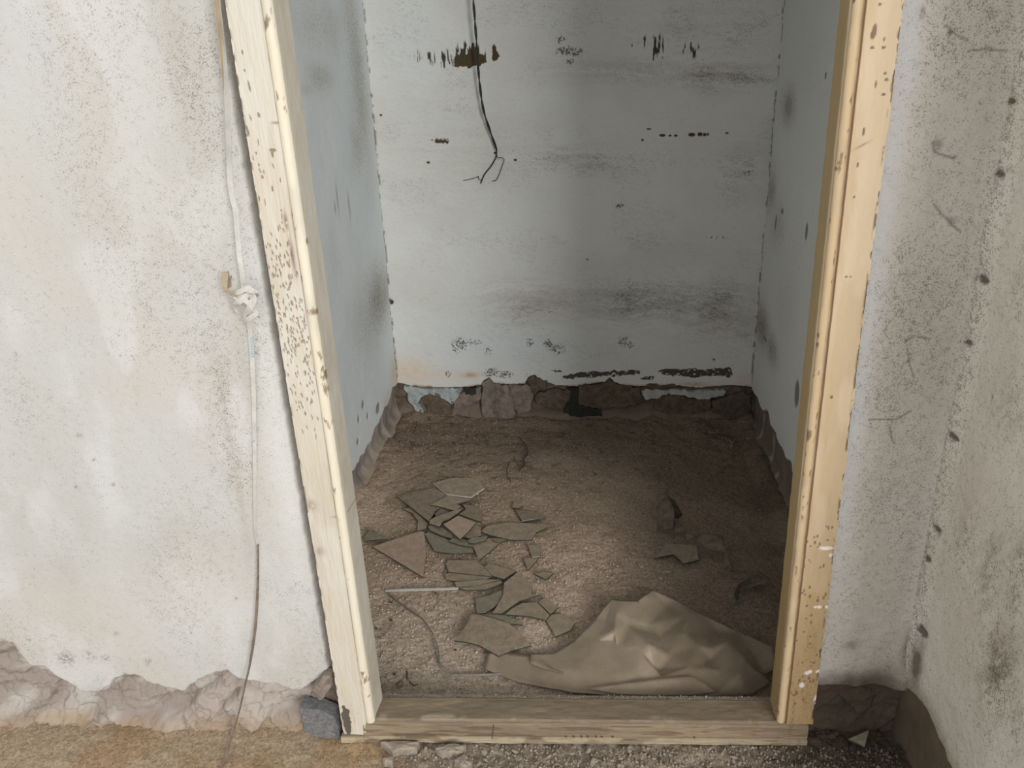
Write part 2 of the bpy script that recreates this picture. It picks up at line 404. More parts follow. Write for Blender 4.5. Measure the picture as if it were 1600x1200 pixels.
# ------------------------------------------------------------------ right wall of the near room
PR = Plane('X', XO)
def f_rw(U, V):
    h = .05+.55*sstep(.0, -.0, U)
    # the bare brown strip at the foot widens towards the viewer
    edge_px = [(1420, 1075), (1432, 1092), (1445, 1110), (1460, 1140), (1474, 1172), (1484, 1200)]
    e = sorted(PR.uv(*p) for p in edge_px)
    hh = np.interp(U, [a for a, _ in e], [b for _, b in e])
    hh = np.where(U < e[0][0], e[0][1], hh)
    ex = sstep(.006, -.006, V-hh-.012*(fbm(U*40, V*40, 3)-.5))
    D = .004*(fbm(U*10, V*10, 51)-.5)*2+.0015*(fbm(U*90, V*90, 52)-.5)-.009*ex
    D = D+.012*sstep(.05, 0, YF-U)
    col = np.broadcast_to(np.array([.665, .645, .59]), U.shape+(3,)).copy()
    col = mixc(col, np.array([.57, .545, .475]), .6*sstep(.45, .7, fbm(U*5, V*4, 53)))
    stv = fbm(U*60+V*45, (V-U)*14, 57)
    s = np.zeros(U.shape)
    for (x, y, rx, ry, k) in [(1560, 1050, 35, 90, 1), (1590, 900, 20, 90, .6), (1545, 900, 22, 80, .6), (1510, 850, 20, 60, .55), (1580, 640, 25, 60, .35), (1590, 460, 15, 60, .35), (1590, 1130, 30, 40, .6), (1580, 480, 14, 30, .3)]:
        s = np.maximum(s, k*PR.blob(U, V, x, y, rx, ry))
    col = mixc(col, np.array([.30, .26, .19]), np.clip(s*sstep(.42, .62, stv), 0, 1)*.8)
    dots = np.zeros(U.shape)
    for (x, y, r) in [(1590, 158, 6), (1570, 272, 8), (1540, 436, 9), (1520, 535, 6), (1495, 683, 7), (1468, 826, 8), (1456, 873, 6), (1442, 985, 10), (1547, 620, 3)]:
        dots = np.maximum(dots, PR.blob(U, V, x, y, r*.8, r*1.0))
    col = mixc(col, np.array([.10, .09, .075]), sstep(.3, .7, dots+1.1*(fbm(U*120, V*120, 4)-.5))*.9)
    D = D-.005*dots
    col = mixc(col, np.array([.13, .10, .07]), np.clip(1.2*PR.blob(U, V, 1433, 1040, 7, 60)*(.4+fbm(U*60, V*60, 3)), 0, 1)*.9)
    col = mixc(col, np.array([.10, .072, .042])*(.6+.8*fbm(U*30, V*30, 63)[..., None]), ex*.94)
    col = mixc(col, DAMP_SHADE*.5, np.clip(sstep(.075, .0, YF-U)*sstep(.20, .05, V), 0, 1)*.85)  # corner shade painted in, deepening towards the wall joint and floor
    col = mixc(col, np.array([.30, .27, .19]), sstep(.05, .0, V-hh)*(1-ex)*.75)
    mold = .30+.6*s*.6+.3*sstep(.06, .0, YF-U)
    return D, col, np.clip(mold, 0, 1)*(1-ex)
plR = lambda U, V, D: np.stack([XO-D, U, V], -1)
s = slab(axis(-.40, YF+.01, -.40, YF+.01, .0026), axis(-.02, 2.4, -.02, 1.34, .0028), f_rw, plR, .12)
tag(slab_obj('wall_right', [s], M_PL_RIGHT, flip=True), 'yellowed limewashed side wall with mould dots down its corner', kind='structure')

# ------------------------------------------------------------------ inner back wall
PB = Plane('Y', YB)
k4 = lambda X, Y: (560+X*.25, Y*.25)
k6 = lambda X, Y: (880+X*.25, 520+Y*.25)
k5 = lambda X, Y: (560+X*.2125, 520+Y*.2125)
crk = [(560, 598), (620, 598), (640, 603), (665, 605), (700, 606), (730, 605), (752, 602), (755, 595), (764, 591), (772, 599), (790, 601), (820, 600), (826, 590), (834, 586), (850, 596), (870, 603),
       (900, 604), (925, 600), (945, 597), (953, 590), (960, 598), (975, 602), (1000, 604), (1030, 603), (1060, 603), (1090, 607), (1120, 604), (1150, 603), (1172, 605), (1240, 606)]
bu, bv = PB.line(crk)
def f_back(U, V):
    h = np.interp(U, bu, bv)+.006*(fbm(U*120, V*60, 3)-.5)
    ex = sstep(.002, -.002, V-h)
    f1, cv, edge = cells(U*11, V*14, 4)
    rock = .010*(cv-.5)*sstep(0, .15, edge)+.012*(fbm(U*40, V*40, 6)-.5)
    D = .0022*(fbm(U*9, V*14, 5)-.5)*2+.0009*(fbm(U*70, V*130, 7)-.5)
    D = D*(1-ex)+ex*(-.016+rock+.022*sstep(.05, 0, V))
    col = np.broadcast_to(BACKW, U.shape+(3,)).copy()
    col = mixc(col, np.array([.60, .60, .57]), .5*sstep(.4, .65, fbm(U*3, V*4, 31)))
    cyan = PB.blob(U, V, 780, 540, 160, 60)+.5*PB.blob(U, V, 640, 60, 60, 120)
    col = mixc(col, np.array([.60, .65, .68]), np.clip(cyan, 0, 1)*.7)
    mold = np.full(U.shape, .10)+.2*sstep(.45, .7, fbm(U*9, V*12, 66, 4))
    wave = fbm(U*7, V*70+3*fbm(U*9, V*9, 2), 81, 4)
    hz = np.zeros(U.shape)
    for (x, y, rx, ry, k) in [(1130, 118, 90, 20, .75), (980, 110, 110, 22, .5), (900, 250, 90, 30, .35), (1010, 470, 140, 38, .75), (1120, 490, 60, 50, .7), (830, 470, 80, 34, .55), (1140, 520, 50, 16, .5),
                             (760, 240, 160, 60, .18), (1170, 260, 40, 60, .25), (1090, 60, 120, 60, .25), (700, 180, 110, 90, .12), (1060, 400, 120, 60, .1)]:
        hz = np.maximum(hz, k*PB.blob(U, V, x, y, rx, ry))
    mold = mold+.6*hz
    col = mixc(col, np.array([.36, .34, .285]), np.clip(hz*sstep(.36, .66, wave), 0, 1)*.62)
    brown = .7*PB.blob(U, V, 850, 480, 60, 22)+.6*PB.blob(U, V, 1125, 500, 45, 30)+.5*PB.blob(U, V, 1110, 116, 50, 12)
    col = mixc(col, np.array([.47, .40, .30]), np.clip(brown, 0, 1)*.4)
    pink = PB.blob(U, V, 640, 580, 40, 26)+.8*PB.blob(U, V, 1165, 590, 14, 16)+.7*PB.blob(U, V, 720, 588, 60, 9)
    col = mixc(col, np.array([.70, .55, .42]), np.clip(pink, 0, 1)*.55)
    orange = PB.blob(U, V, 735, 586, 11, 4)+.9*PB.blob(U, V, 1083, 600, 18, 3)+.7*sstep(.008, .002, np.abs(V-h-.003))*sstep(.45, .6, fbm(U*25, V*5, 3))+PB.blob(U, V, 618, 575, 3, 20)
    col = mixc(col, np.array([.46, .27, .11]), np.clip(orange*sstep(.3, .55, fbm(U*60, V*60, 8)+.15), 0, 1)*.75)
    # flaked patches down to the brown undercoat
    wU = U+.008*(fbm(U*160, V*160, 23)-.5); wV = V+.014*(fbm(U*150, V*40, 24)-.5)
    fl = np.zeros(U.shape)
    for P in [[k4(*p) for p in [(600, 415), (602, 352), (625, 342), (642, 352), (655, 332), (675, 338), (692, 322), (705, 290), (716, 266), (735, 302), (750, 342), (772, 336), (795, 352), (802, 388), (748, 412), (690, 424)]],
              [k4(*p) for p in [(835, 380), (832, 298), (850, 276), (868, 318), (882, 358), (852, 384)]],
              [k4(*p) for p in [(478, 893), (482, 868), (520, 872), (565, 874), (560, 892)]]]:
        fl = np.maximum(fl, inpoly(wU, wV, PB.poly(P)))
    streak = fbm(U*210, V*26, 25, 3)
    dens = np.zeros(U.shape)
    for (x, y, rx, ry, k) in [(696, 92, 12, 13, 1.0), (710, 95, 10, 10, .8), (672, 92, 10, 14, .6), (652, 90, 6, 16, .5), (730, 80, 26, 16, .65), (757, 92, 8, 12, .6), (1028, 76, 14, 20, .95), (1040, 90, 14, 8, .8), (986, 82, 4, 13, .85), (1080, 78, 14, 14, .7), (1010, 65, 24, 12, .45)]:
        dens = np.maximum(dens, k*PB.blob(U, V, x, y, rx, ry))
    fs = sstep(.60, .66, streak+.30*dens-.12)*sstep(.15, .4, dens)
    spot = fbm(U*250, V*250, 26, 3)
    dens2 = np.zeros(U.shape)
    for (x, y, rx, ry, k) in [(886, 80, 16, 8, 1), (876, 62, 8, 7, .8), (902, 82, 9, 8, .9), (890, 96, 10, 5, .7), (718, 538, 14, 12, .75), (712, 546, 6, 8, .9), (740, 535, 18, 8, .5), (762, 548, 6, 8, .8), (828, 536, 6, 8, .9), (856, 538, 8, 8, .9), (870, 546, 14, 8, .8), (975, 534, 11, 9, .85), (985, 540, 7, 6, .7), (768, 583, 15, 7, .95), (790, 586, 14, 6, .75), (700, 584, 5, 5, 1), (672, 540, 60, 30, .1),
                             (690, 219, 20, 3, .75), (968, 321, 7, 4, 1), (1120, 371, 20, 3, .6), (985, 373, 10, 2.5, .5), (1170, 270, 20, 8, .4), (1140, 276, 30, 3, .35), (1115, 563, 5, 3, .9), (918, 405, 2, 2, 1)]:
        dens2 = np.maximum(dens2, k*PB.blob(U, V, x, y, rx, ry))
    fp = .82*sstep(.56, .66, spot+.34*dens2-.13)*sstep(.15, .45, dens2)
    band = np.zeros(U.shape)
    for P in [[k6(*p) for p in [(590, 242), (650, 225), (740, 232), (800, 222), (870, 232), (960, 222), (1000, 228), (1042, 215), (1060, 262), (1040, 278), (960, 268), (880, 272), (820, 282), (740, 270), (690, 272), (620, 258)]],
              [k6(*p) for p in [(0, 272), (60, 258), (130, 246), (190, 238), (230, 250), (300, 236), (380, 238), (430, 232), (480, 236), (482, 262), (400, 262), (330, 275), (260, 268), (200, 282), (100, 285), (40, 292), (0, 290)]],
              [k6(*p) for p in [(480, 285), (520, 272), (570, 274), (560, 290), (500, 298)]], [k6(*p) for p in [(-80, 235), (-20, 232), (0, 245), (-50, 246)]]]:
        band = np.maximum(band, inpoly(wU, U*0+V+.012*(fbm(U*90, V*90, 29)-.5), PB.poly(P)))
    band = band*sstep(.30, .36, fbm(U*130, V*130, 30))
    dotl = np.zeros(U.shape)
    for (x, y, rx, ry) in [(1035, 211.5, 5, 2.5), (1047, 212, 2.5, 1.6), (1056, 212, 3, 2), (1081, 210.5, 6, 3), (1094, 210, 4.5, 3.2), (1101, 210.5, 3, 2.6), (1106, 210, 2, 2), (1014, 201.5, 4, 1.5), (669, 254, 3, 2), (595, 180, 2, 2), (774, 239, 3, 2), (611, 472, 4, 4), (1004, 219, 2, 2), (1136, 208, 3, 1.4), (805, 250, 2.5, 2)]:
        dotl = np.maximum(dotl, PB.blob(U, V, x, y, rx, ry))
    dk = np.clip(np.maximum.reduce([fl, fs, fp, band, sstep(.3, .5, dotl)]), 0, 1)*(1-ex)
    und = mixc(np.broadcast_to(OLIVE, U.shape+(3,)).copy(), np.array([.055, .052, .046]), np.clip(np.maximum(fs, np.maximum(fp, band))-fl, 0, 1)*.8)
    und = mixc(und, np.array([.11, .085, .06]), band*.6)
    col = col*(1-dk[..., None])+und*dk[..., None]
    D = D-.0025*dk
    # corner cracks
    for xx in (XL, XR):
        e = np.abs(U-xx-.004*(fbm(V*25, V*0, 3)-.5)); e = np.minimum(e, np.abs(U-xx))
        col = mixc(col, np.array([.2, .18, .14]), sstep(.007, .001, e)*sstep(.5, .62, fbm(V*60, V*0+xx, 4))*.8)
    st = mixc(np.broadcast_to(np.array([.19, .148, .115]), U.shape+(3,)).copy(), np.array([.12, .092, .07]), sstep(.4, .65, fbm(U*14, V*20, 12)))
    st = mixc(st, DUST*.42, sstep(.05, .01, V+.03*(fbm(U*30, V*30, 1)-.5)))
    sh = sstep(.012, .002, h-V)*sstep(.3, .5, fbm(U*18, V*0, 55))  # shadow line under the plaster lip, painted dark and cut back
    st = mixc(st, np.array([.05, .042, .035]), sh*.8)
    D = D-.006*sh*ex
    col = col*(1-ex[..., None])+st*ex[..., None]
    return D, col, np.clip(mold, 0, 1)*(1-ex)
plB = lambda U, V, D: np.stack([U, YB-D, V], -1)
s = slab(axis(XL-.02, XR+.02, XL-.02, XR+.02, .0018), axis(-.02, 2.4, -.02, 1.42, .0019), f_back, plB, .12)
wall_back = slab_obj('wall_inner_back', [s], M_PL_BACK)
tag(wall_back, 'pale limewashed back wall with brown flaked patches and a bare crumbling foot', kind='structure')

# ------------------------------------------------------------------ inner side walls
PIL = Plane('X', XL); PIR = Plane('X', XR)
def f_il(U, V):
    e = sorted(PIL.uv(*p) for p in [(622, 600), (612, 612), (606, 632), (598, 645), (588, 668), (580, 690), (566, 712), (553, 735), (545, 745)])
    h = np.interp(U, [a for a, _ in e], [b for _, b in e])+.025*(fbm(U*28, U*0, 3)-.5)+.008*(fbm(U*120, V*120, 5)-.5)
    ex = sstep(.004, -.004, V-h)
    ex = np.maximum(ex, (U > YB-.03)*(V < .135)*1.0)
    D = .0022*(fbm(U*9, V*9, 5)-.5)*2-ex*(.016-.014*(fbm(U*16+2*fbm(U*9, V*9, 44), V*12, 6)-.4)-.025*sstep(.05, 0, V))
    col = np.broadcast_to(BLUE, U.shape+(3,)).copy()
    col = mixc(col, np.array([.68, .74, .77]), .6*sstep(.4, .65, fbm(U*4, V*2.5, 31)))
    hz = np.zeros(U.shape)
    for (x, y, rx, ry, k) in [(560, 120, 16, 180, .6), (590, 470, 22, 60, .8), (575, 500, 24, 70, .5), (500, 120, 22, 26, .5), (505, 40, 40, 50, .35), (560, 225, 14, 60, .5), (480, 140, 16, 12, .35), (520, 400, 14, 40, .15)]:
        hz = np.maximum(hz, k*PIL.blob(U, V, x, y, rx, ry))
    col = mixc(col, np.array([.40, .375, .32]), np.clip(hz*(.55+.6*fbm(U*12, V*12, 7)), 0, 1)*.75)
    pk = PIL.blob(U, V, 617, 580, 8, 28)+.8*PIL.blob(U, V, 605, 625, 8, 14)
    col = mixc(col, np.array([.58, .47, .36]), np.clip(pk, 0, 1)*.6)
    band = np.zeros(U.shape)
    for (x, y, rx, ry) in [(591, 638, 4, 9), (568, 632, 2.5, 8), (561, 655, 2, 8), (575, 650, 2, 6), (560, 690, 2.5, 6)]:
        band = np.maximum(band, sstep(.3, .5, PIL.blob(U, V, x, y, rx, ry)+.3*(fbm(U*80, V*80, 3)-.5)))
    band *= (1-ex)
    col = mixc(col, np.array([.27, .24, .22]), band*.9); D = D-.003*band
    sc = np.zeros(U.shape)
    for (x, y, l) in [(545, 320, 22), (527, 310, 24), (524, 325, 10), (598, 310, 8)]:
        sc = np.maximum(sc, PIL.blob(U, V, x, y, 1.0, l))
    col = mixc(col, np.array([.28, .2, .15]), sc*.7)
    e2 = sstep(.012, .002, YB-U)*sstep(.5, .62, fbm(V*60, V*0, 4))
    col = mixc(col, np.array([.16, .14, .11]), e2*.85)
    st = mixc(np.broadcast_to(np.array([.30, .255, .22]), U.shape+(3,)).copy(), np.array([.40, .37, .34]), sstep(.45, .62, fbm(U*26, V*12, 12)))
    st = mixc(st, np.array([.16, .15, .145]), .7*sstep(.55, .66, fbm(U*30+4, V*8, 15)))
    st = mixc(st, DUST*.9, sstep(.035, .0, V))
    col = col*(1-ex[..., None])+st*ex[..., None]
    return D, col, np.clip(.10+hz*.8, 0, 1)*(1-ex)
def f_ir(U, V):
    e = sorted(PIR.uv(*p) for p in [(1172, 604), (1180, 618), (1192, 640), (1200, 642), (1203, 660), (1218, 695), (1226, 715), (1236, 725), (1242, 750)])
    h = np.interp(U, [a for a, _ in e], [b for _, b in e])+.025*(fbm(U*26, U*0, 9)-.5)+.008*(fbm(U*120, V*120, 5)-.5)
    ex = sstep(.004, -.004, V-h)
    D = .0022*(fbm(U*9, V*9, 15)-.5)*2-ex*(.016-.020*(fbm(U*16+2*fbm(U*9, V*9, 44), V*12, 6)-.4)-.02*sstep(.04, 0, V))
    col = np.broadcast_to(np.array([.70, .715, .695]), U.shape+(3,)).copy()
    hz = np.zeros(U.shape)
    for (x, y, rx, ry, k) in [(1232, 165, 12, 34, .75), (1205, 300, 10, 40, .6), (1190, 510, 14, 40, .85), (1205, 545, 14, 30, .7), (1215, 350, 16, 50, .4), (1260, 90, 30, 120, .15), (1225, 470, 20, 120, .2)]:
        hz = np.maximum(hz, k*PIR.blob(U, V, x, y, rx, ry))
    col = mixc(col, np.array([.36, .31, .235]), np.clip(hz*(.5+.7*fbm(U*14, V*14, 7)), 0, 1)*.7)
    dt = np.zeros(U.shape)
    for (x, y, rx, ry) in [(1260, 362, 2, 16), (1222, 330, 2, 5), (1212, 348, 1.2, 14), (1300, 150, 3, 5), (1245, 615, 4, 26), (1195, 530, 3, 3), (1290, 118, 1.5, 6)]:
        dt = np.maximum(dt, PIR.blob(U, V, x, y, rx, ry))
    col = mixc(col, np.array([.13, .11, .09]), sstep(.25, .6, dt)*.8)
    e2 = sstep(.016, .002, YB-U)*sstep(.46, .58, fbm(V*60, V*0, 14))
    col = mixc(col, np.array([.14, .12, .10]), e2*.85)
    st = mixc(np.broadcast_to(np.array([.17, .135, .105]), U.shape+(3,)).copy(), np.array([.30, .28, .25]), sstep(.55, .68, fbm(U*26, V*12, 12)))
    col = col*(1-ex[..., None])+st*ex[..., None]
    return D, col, np.clip(.14+hz*.85, 0, 1)*(1-ex)
plIL = lambda U, V, D: np.stack([XL+D, U, V], -1)
plIR = lambda U, V, D: np.stack([XR-D, U, V], -1)
s = slab(axis(.13, YB+.07, .55, YB+.07, .0045, .05), axis(-.02, 2.4, -.02, 1.46, .0030), f_il, plIL, .12)
tag(slab_obj('wall_inner_left', [s], M_PL_SIDE), 'pale blue limewashed side wall of the small room, mouldy towards its corner', kind='structure')
s = slab(axis(.13, YB+.07, .55, YB+.07, .0045, .05), axis(-.02, 2.4, -.02, 1.46, .0030), f_ir, plIR, .12)
tag(slab_obj('wall_inner_right', [s], M_PL_SIDE, flip=True), 'grey-blue limewashed side wall of the small room beside the yellow door jamb', kind='structure')

# ------------------------------------------------------------------ floors and ceilings
def f_floor_in(U, V):
    D = .010*(fbm(U*7, V*7, 2)-.5)+.006*(fbm(U*28, V*28, 3)-.5)+.0035*(fbm(U*110, V*110, 4, 3)-.5)
    back = sstep(.85, 1.35, V+.2*(fbm(U*5, V*5, 8)-.5))
    D = D+back*.016*(fbm(U*22, V*22, 9)-.45)
    D = D+.030*sstep(.09, 0, U-XL)*fbm(U*20, V*14, 5)+.030*sstep(.10, 0, YB-V)*fbm(U*14, V*20, 6)+.02*sstep(.07, 0, XR-U)
    D = np.minimum(D-.004, .05)
    col = np.broadcast_to(DUST, U.shape+(3,)).copy()
    col = mixc(col, np.array([.36, .275, .205]), .7*sstep(.38, .62, fbm(U*6, V*6, 21)))
    floor_shade = np.clip(.95*back+.9*sstep(-.05, .32, U+.15*(fbm(U*4, V*4, 22)-.5)-.25*(V-.6)), 0, 1)  # shade behind the yellow jamb and at the back, painted as darker earth
    col = mixc(col, np.array([.135, .098, .07]), floor_shade*.84)
    moss = sstep(.30, .54, U)*sstep(.35, .7, fbm(U*12, V*12, 27, 5))
    col = mixc(col, np.array([.085, .08, .05]), moss*.7)
    front = sstep(.62, .15, V)*sstep(.2, -.3, U)
    col = mixc(col, np.array([.57, .475, .39]), front*.8)  # pool of light inside the sill, painted as paler dust
    col = mixc(col, np.array([.07, .052, .04]), .6*sstep(.66, .74, fbm(U*45, V*45, 24))*(.4+.6*back))
    # cracks and a hollow in the dirt at the back
    return D, col, np.zeros(U.shape)
def f_floor_out(U, V):
    D = .008*(fbm(U*9, V*9, 2)-.5)+.005*(fbm(U*40, V*40, 3)-.5)-.004
    rub = sstep(-.42, -.3, U)
    D = D+rub*.010*(fbm(U*60, V*60, 13)-.4)
    col = np.broadcast_to(OCHRE, U.shape+(3,)).copy()
    col = mixc(col, np.array([.39, .30, .21]), sstep(.4, .6, fbm(U*10, V*10, 23)))
    col = mixc(col, np.array([.28, .235, .19]), rub*.85)
    col = mixc(col, np.array([.06, .046, .032]), sstep(.20, .42, U)*.95)  # shade of the corner by the yellow jamb painted onto the floor
    return D, col, np.zeros(U.shape)
plZ = lambda U, V, D: np.stack([U, V, D], -1)
s = slab(axis(XL-.01, XR+.01, XL-.01, XR+.01, .0026), axis(.055, YB+.01, .055, YB+.01, .0028), f_floor_in, plZ, .08)
tag(slab_obj('floor_inner', [s], M_FLOOR), 'earth floor of the small room under dust, grit and broken glass', kind='structure')
s = slab(axis(-1.75, .62, -1.2, .62, .0025), axis(-2.4, .055, -.14, .055, .0025), f_floor_out, plZ, .08)
tag(slab_obj('floor', [s], M_FLOOR), 'ochre earth floor in front of the wooden door sill', kind='structure')
def box(name, lo, hi, mat, parent=None):
    x0, y0, z0 = lo; x1, y1, z1 = hi
    v = [(x0, y0, z0), (x1, y0, z0), (x1, y1, z0), (x0, y1, z0), (x0, y0, z1), (x1, y0, z1), (x1, y1, z1), (x0, y1, z1)]
    f = [(0, 3, 2, 1), (4, 5, 6, 7), (0, 1, 5, 4), (1, 2, 6, 5), (2, 3, 7, 6), (3, 0, 4, 7)]
    return mesh_obj(name, v, f, mat, parent)
tag(box('ceiling_inner', (XL-.1, .02, 2.4), (XR+.1, YB+.1, 2.5), M_CEIL), kind='structure')
tag(box('ceiling', (-1.75, -1.25, 2.4), (.72, .02, 2.5), M_CEIL), kind='structure')

# ------------------------------------------------------------------ plaster flakes and painted dark holes on the bare foot of the back wall
M_FLK_GREY = flat_mat('render_grey', (.215, .175, .15), .92, .3, 40, grain=.002, dust=((.13, .10, .078), 28, .48, .66))
M_FLK_BROWN = flat_mat('render_brown', (.125, .095, .07), .92, .35, 50, grain=.002, dust=((.085, .065, .048), 30, .5, .66))
M_FLK_BLUE = flat_mat('paint_blue', (.37, .415, .43), .85, .25, 50, dust=((.15, .12, .095), 45, .56, .64))
M_FLK_DARK = flat_mat('hole_dark', (.035, .034, .028), .95, .3, 70)  # near-black plates: painted shade inside holes, plus a dark green patch
M_FLK_WHITE = flat_mat('paint_white', (.46, .46, .45), .85, .2, 50, dust=((.15, .12, .095), 55, .6, .68))
def jag(pts, n=4, amp=.12, seed=0):
    """break straight edges of an outline into short irregular ones"""
    r = random.Random(seed); out = []
    for i, p in enumerate(pts):
        q = pts[(i+1) % len(pts)]; d = hypot(q[0]-p[0], q[1]-p[1]); k = max(1, min(n, int(d/5)))
        out.append(p)
        for j in range(1, k):
            t = (j+r.uniform(-.25, .25))/k; a = r.uniform(-amp, amp)*d/k
            out.append((p[0]+(q[0]-p[0])*t-(q[1]-p[1])/d*a, p[1]+(q[1]-p[1])*t+(q[0]-p[0])/d*a))
    return out
def flake(px, mat, proud, thick=.012, name='plaster_flake', seed=0):
    pts = [onY(x, y, YB-proud) for x, y in jag(px, 8, .42, seed)]
    n = len(pts)
    c = np.mean(pts, 0)
    inner = [c+(p-c)*.965+np.array([0, -.0022, 0]) for p in pts]
    bk = [p+np.array([0, thick, 0]) for p in pts]
    V = inner+pts+bk
    fs = [list(range(n))[::-1]]
    for i in range(n):
        j = (i+1) % n
        fs += [[i, j, n+j, n+i], [n+i, n+j, 2*n+j, 2*n+i]]
    if sum((pts[i][0]*pts[(i+1) % n][2]-pts[(i+1) % n][0]*pts[i][2]) for i in range(n)) > 0: fs = [f[::-1] for f in fs]
    return mesh_obj(name, V, fs, mat, wall_back)
FLK = [(k5, [(905, 372), (965, 337), (1000, 380), (1090, 385), (1125, 450), (1150, 520), (1155, 640), (1030, 645), (920, 625), (905, 560)], M_FLK_GREY, .006),
       (k5, [(1100, 385), (1245, 386), (1262, 400), (1290, 480), (1262, 580), (1170, 610), (1135, 490)], M_FLK_GREY, .001),
       (k5, [(1245, 342), (1280, 315), (1330, 330), (1392, 350), (1385, 402), (1300, 440), (1260, 390)], M_FLK_BROWN, .004),
       (k5, [(335, 385), (430, 402), (560, 408), (760, 408), (745, 450), (690, 525), (640, 492), (560, 465), (480, 462), (435, 520), (470, 560), (470, 630), (440, 610), (410, 560), (360, 475)], M_FLK_BLUE, -.003),
       (k5, [(480, 465), (560, 466), (640, 500), (690, 560), (690, 605), (520, 610), (490, 525), (440, 515)], M_FLK_BROWN, .003),
       (k5, [(700, 508), (745, 452), (860, 410), (902, 395), (900, 485), (800, 540), (740, 558), (702, 560)], M_FLK_GREY, -.002),
       (k5, [(775, 402), (862, 400), (865, 448), (790, 456)], M_FLK_DARK, .0015),
       (k5, [(1390, 420), (1470, 412), (1560, 432), (1550, 500), (1500, 560), (1380, 550), (1300, 500), (1310, 450)], M_FLK_BROWN, .002),
       (k5, [(1530, 405), (1620, 405), (1630, 600), (1580, 590), (1510, 545), (1560, 480)], M_FLK_DARK, -.003),
       (k6, [(95, 325), (240, 322), (290, 284), (325, 318), (400, 335), (485, 350), (492, 430), (400, 465), (300, 470), (250, 478), (95, 452)], M_FLK_BROWN, .003),
       (k6, [(10, 422), (95, 452), (240, 482), (245, 522), (110, 530), (0, 500)], M_FLK_DARK, .0005),
       (k6, [(488, 368), (520, 350), (600, 356), (720, 356), (800, 368), (920, 358), (1020, 366), (1000, 394), (890, 412), (820, 402), (740, 390), (655, 376), (600, 402), (515, 420)], M_FLK_WHITE, .002),
       (k6, [(520, 322), (640, 326), (700, 320), (700, 342), (560, 348), (518, 345)], M_FLK_BROWN, .001),
       (k6, [(580, 408), (660, 382), (760, 400), (840, 412), (930, 408), (920, 480), (800, 505), (640, 495), (560, 470)], M_FLK_BROWN, -.001),
       (k6, [(930, 420), (1020, 402), (1130, 372), (1180, 390), (1170, 520), (1050, 540), (930, 500)], M_FLK_BROWN, .0)]
for i, (kf, P, mt, pr) in enumerate(FLK): flake([kf(*p) for p in P], mt, pr, .016, seed=i+3)

# the loose grey stone in the broken foot of the doorway wall
def rockmesh(name, c, size, mat, seed, parent=None, sub=2, rot=0.0, cutr=(.55, .85), ncut=9):
    bm = bmesh.new(); bmesh.ops.create_icosphere(bm, subdivisions=sub, radius=1)
    r = random.Random(seed)
    cuts = [(Vector((r.gauss(0, 1), r.gauss(0, 1), r.gauss(0, 1))).normalized(), r.uniform(*cutr)) for _ in range(ncut)]
    ca, sa = cos(rot), sin(rot)
    for v in bm.verts:
        for nrm, d in cuts:
            k = v.co.dot(nrm)-d
            if k > 0: v.co -= nrm*k
        x, y, z = v.co.x*size[0], v.co.y*size[1], v.co.z*size[2]
        v.co = Vector((x*ca-y*sa, x*sa+y*ca, z))
    me = bpy.data.meshes.new(name); bm.to_mesh(me); bm.free(); me.materials.append(mat)
    o = bpy.data.objects.new(name, me); o.location = Vector(c)-(parent.matrix_basis.translation if parent else Vector())
    return link(o, parent)
M_SLATE = flat_mat('slate_grey', (.16, .16, .165), .8, .3, 160, grain=.002, dust=((.30, .27, .24), 70, .55, .75))
wf = bpy.data.objects['wall_front']
SP = [(467, 1106), (504, 1111), (522, 1120), (534, 1152), (500, 1150), (473, 1137)]
def plate(name, px, Y, thick, mat, parent, seed):
    pts = [onY(x, y, Y) for x, y in jag(px, 4, .15, seed)]; n = len(pts); c = np.mean(pts, 0); r = random.Random(seed)
    fr = [c+(p-c)*.86+np.array([0, -.006-r.uniform(0, .004), 0]) for p in pts]
    V = [c+np.array([0, -.007, 0])]+fr+pts+[p+np.array([0, thick, 0]) for p in pts]
    fs = []
    for i in range(n):
        j = (i+1) % n
        fs += [[0, 1+j, 1+i], [1+i, 1+j, 1+n+j, 1+n+i], [1+n+i, 1+n+j, 1+2*n+j, 1+2*n+i]]
    return mesh_obj(name, V, fs, mat, parent)
tag(plate('stone', SP, .012, .03, M_SLATE, wf, 3), 'dark grey slate stone in the broken wall foot')
plate('plaster_flake', [(488, 1072), (505, 1056), (517, 1056), (520, 1070), (505, 1092), (485, 1084)], .012, .02, M_STONE if False else M_FLK_GREY, wf, 8)

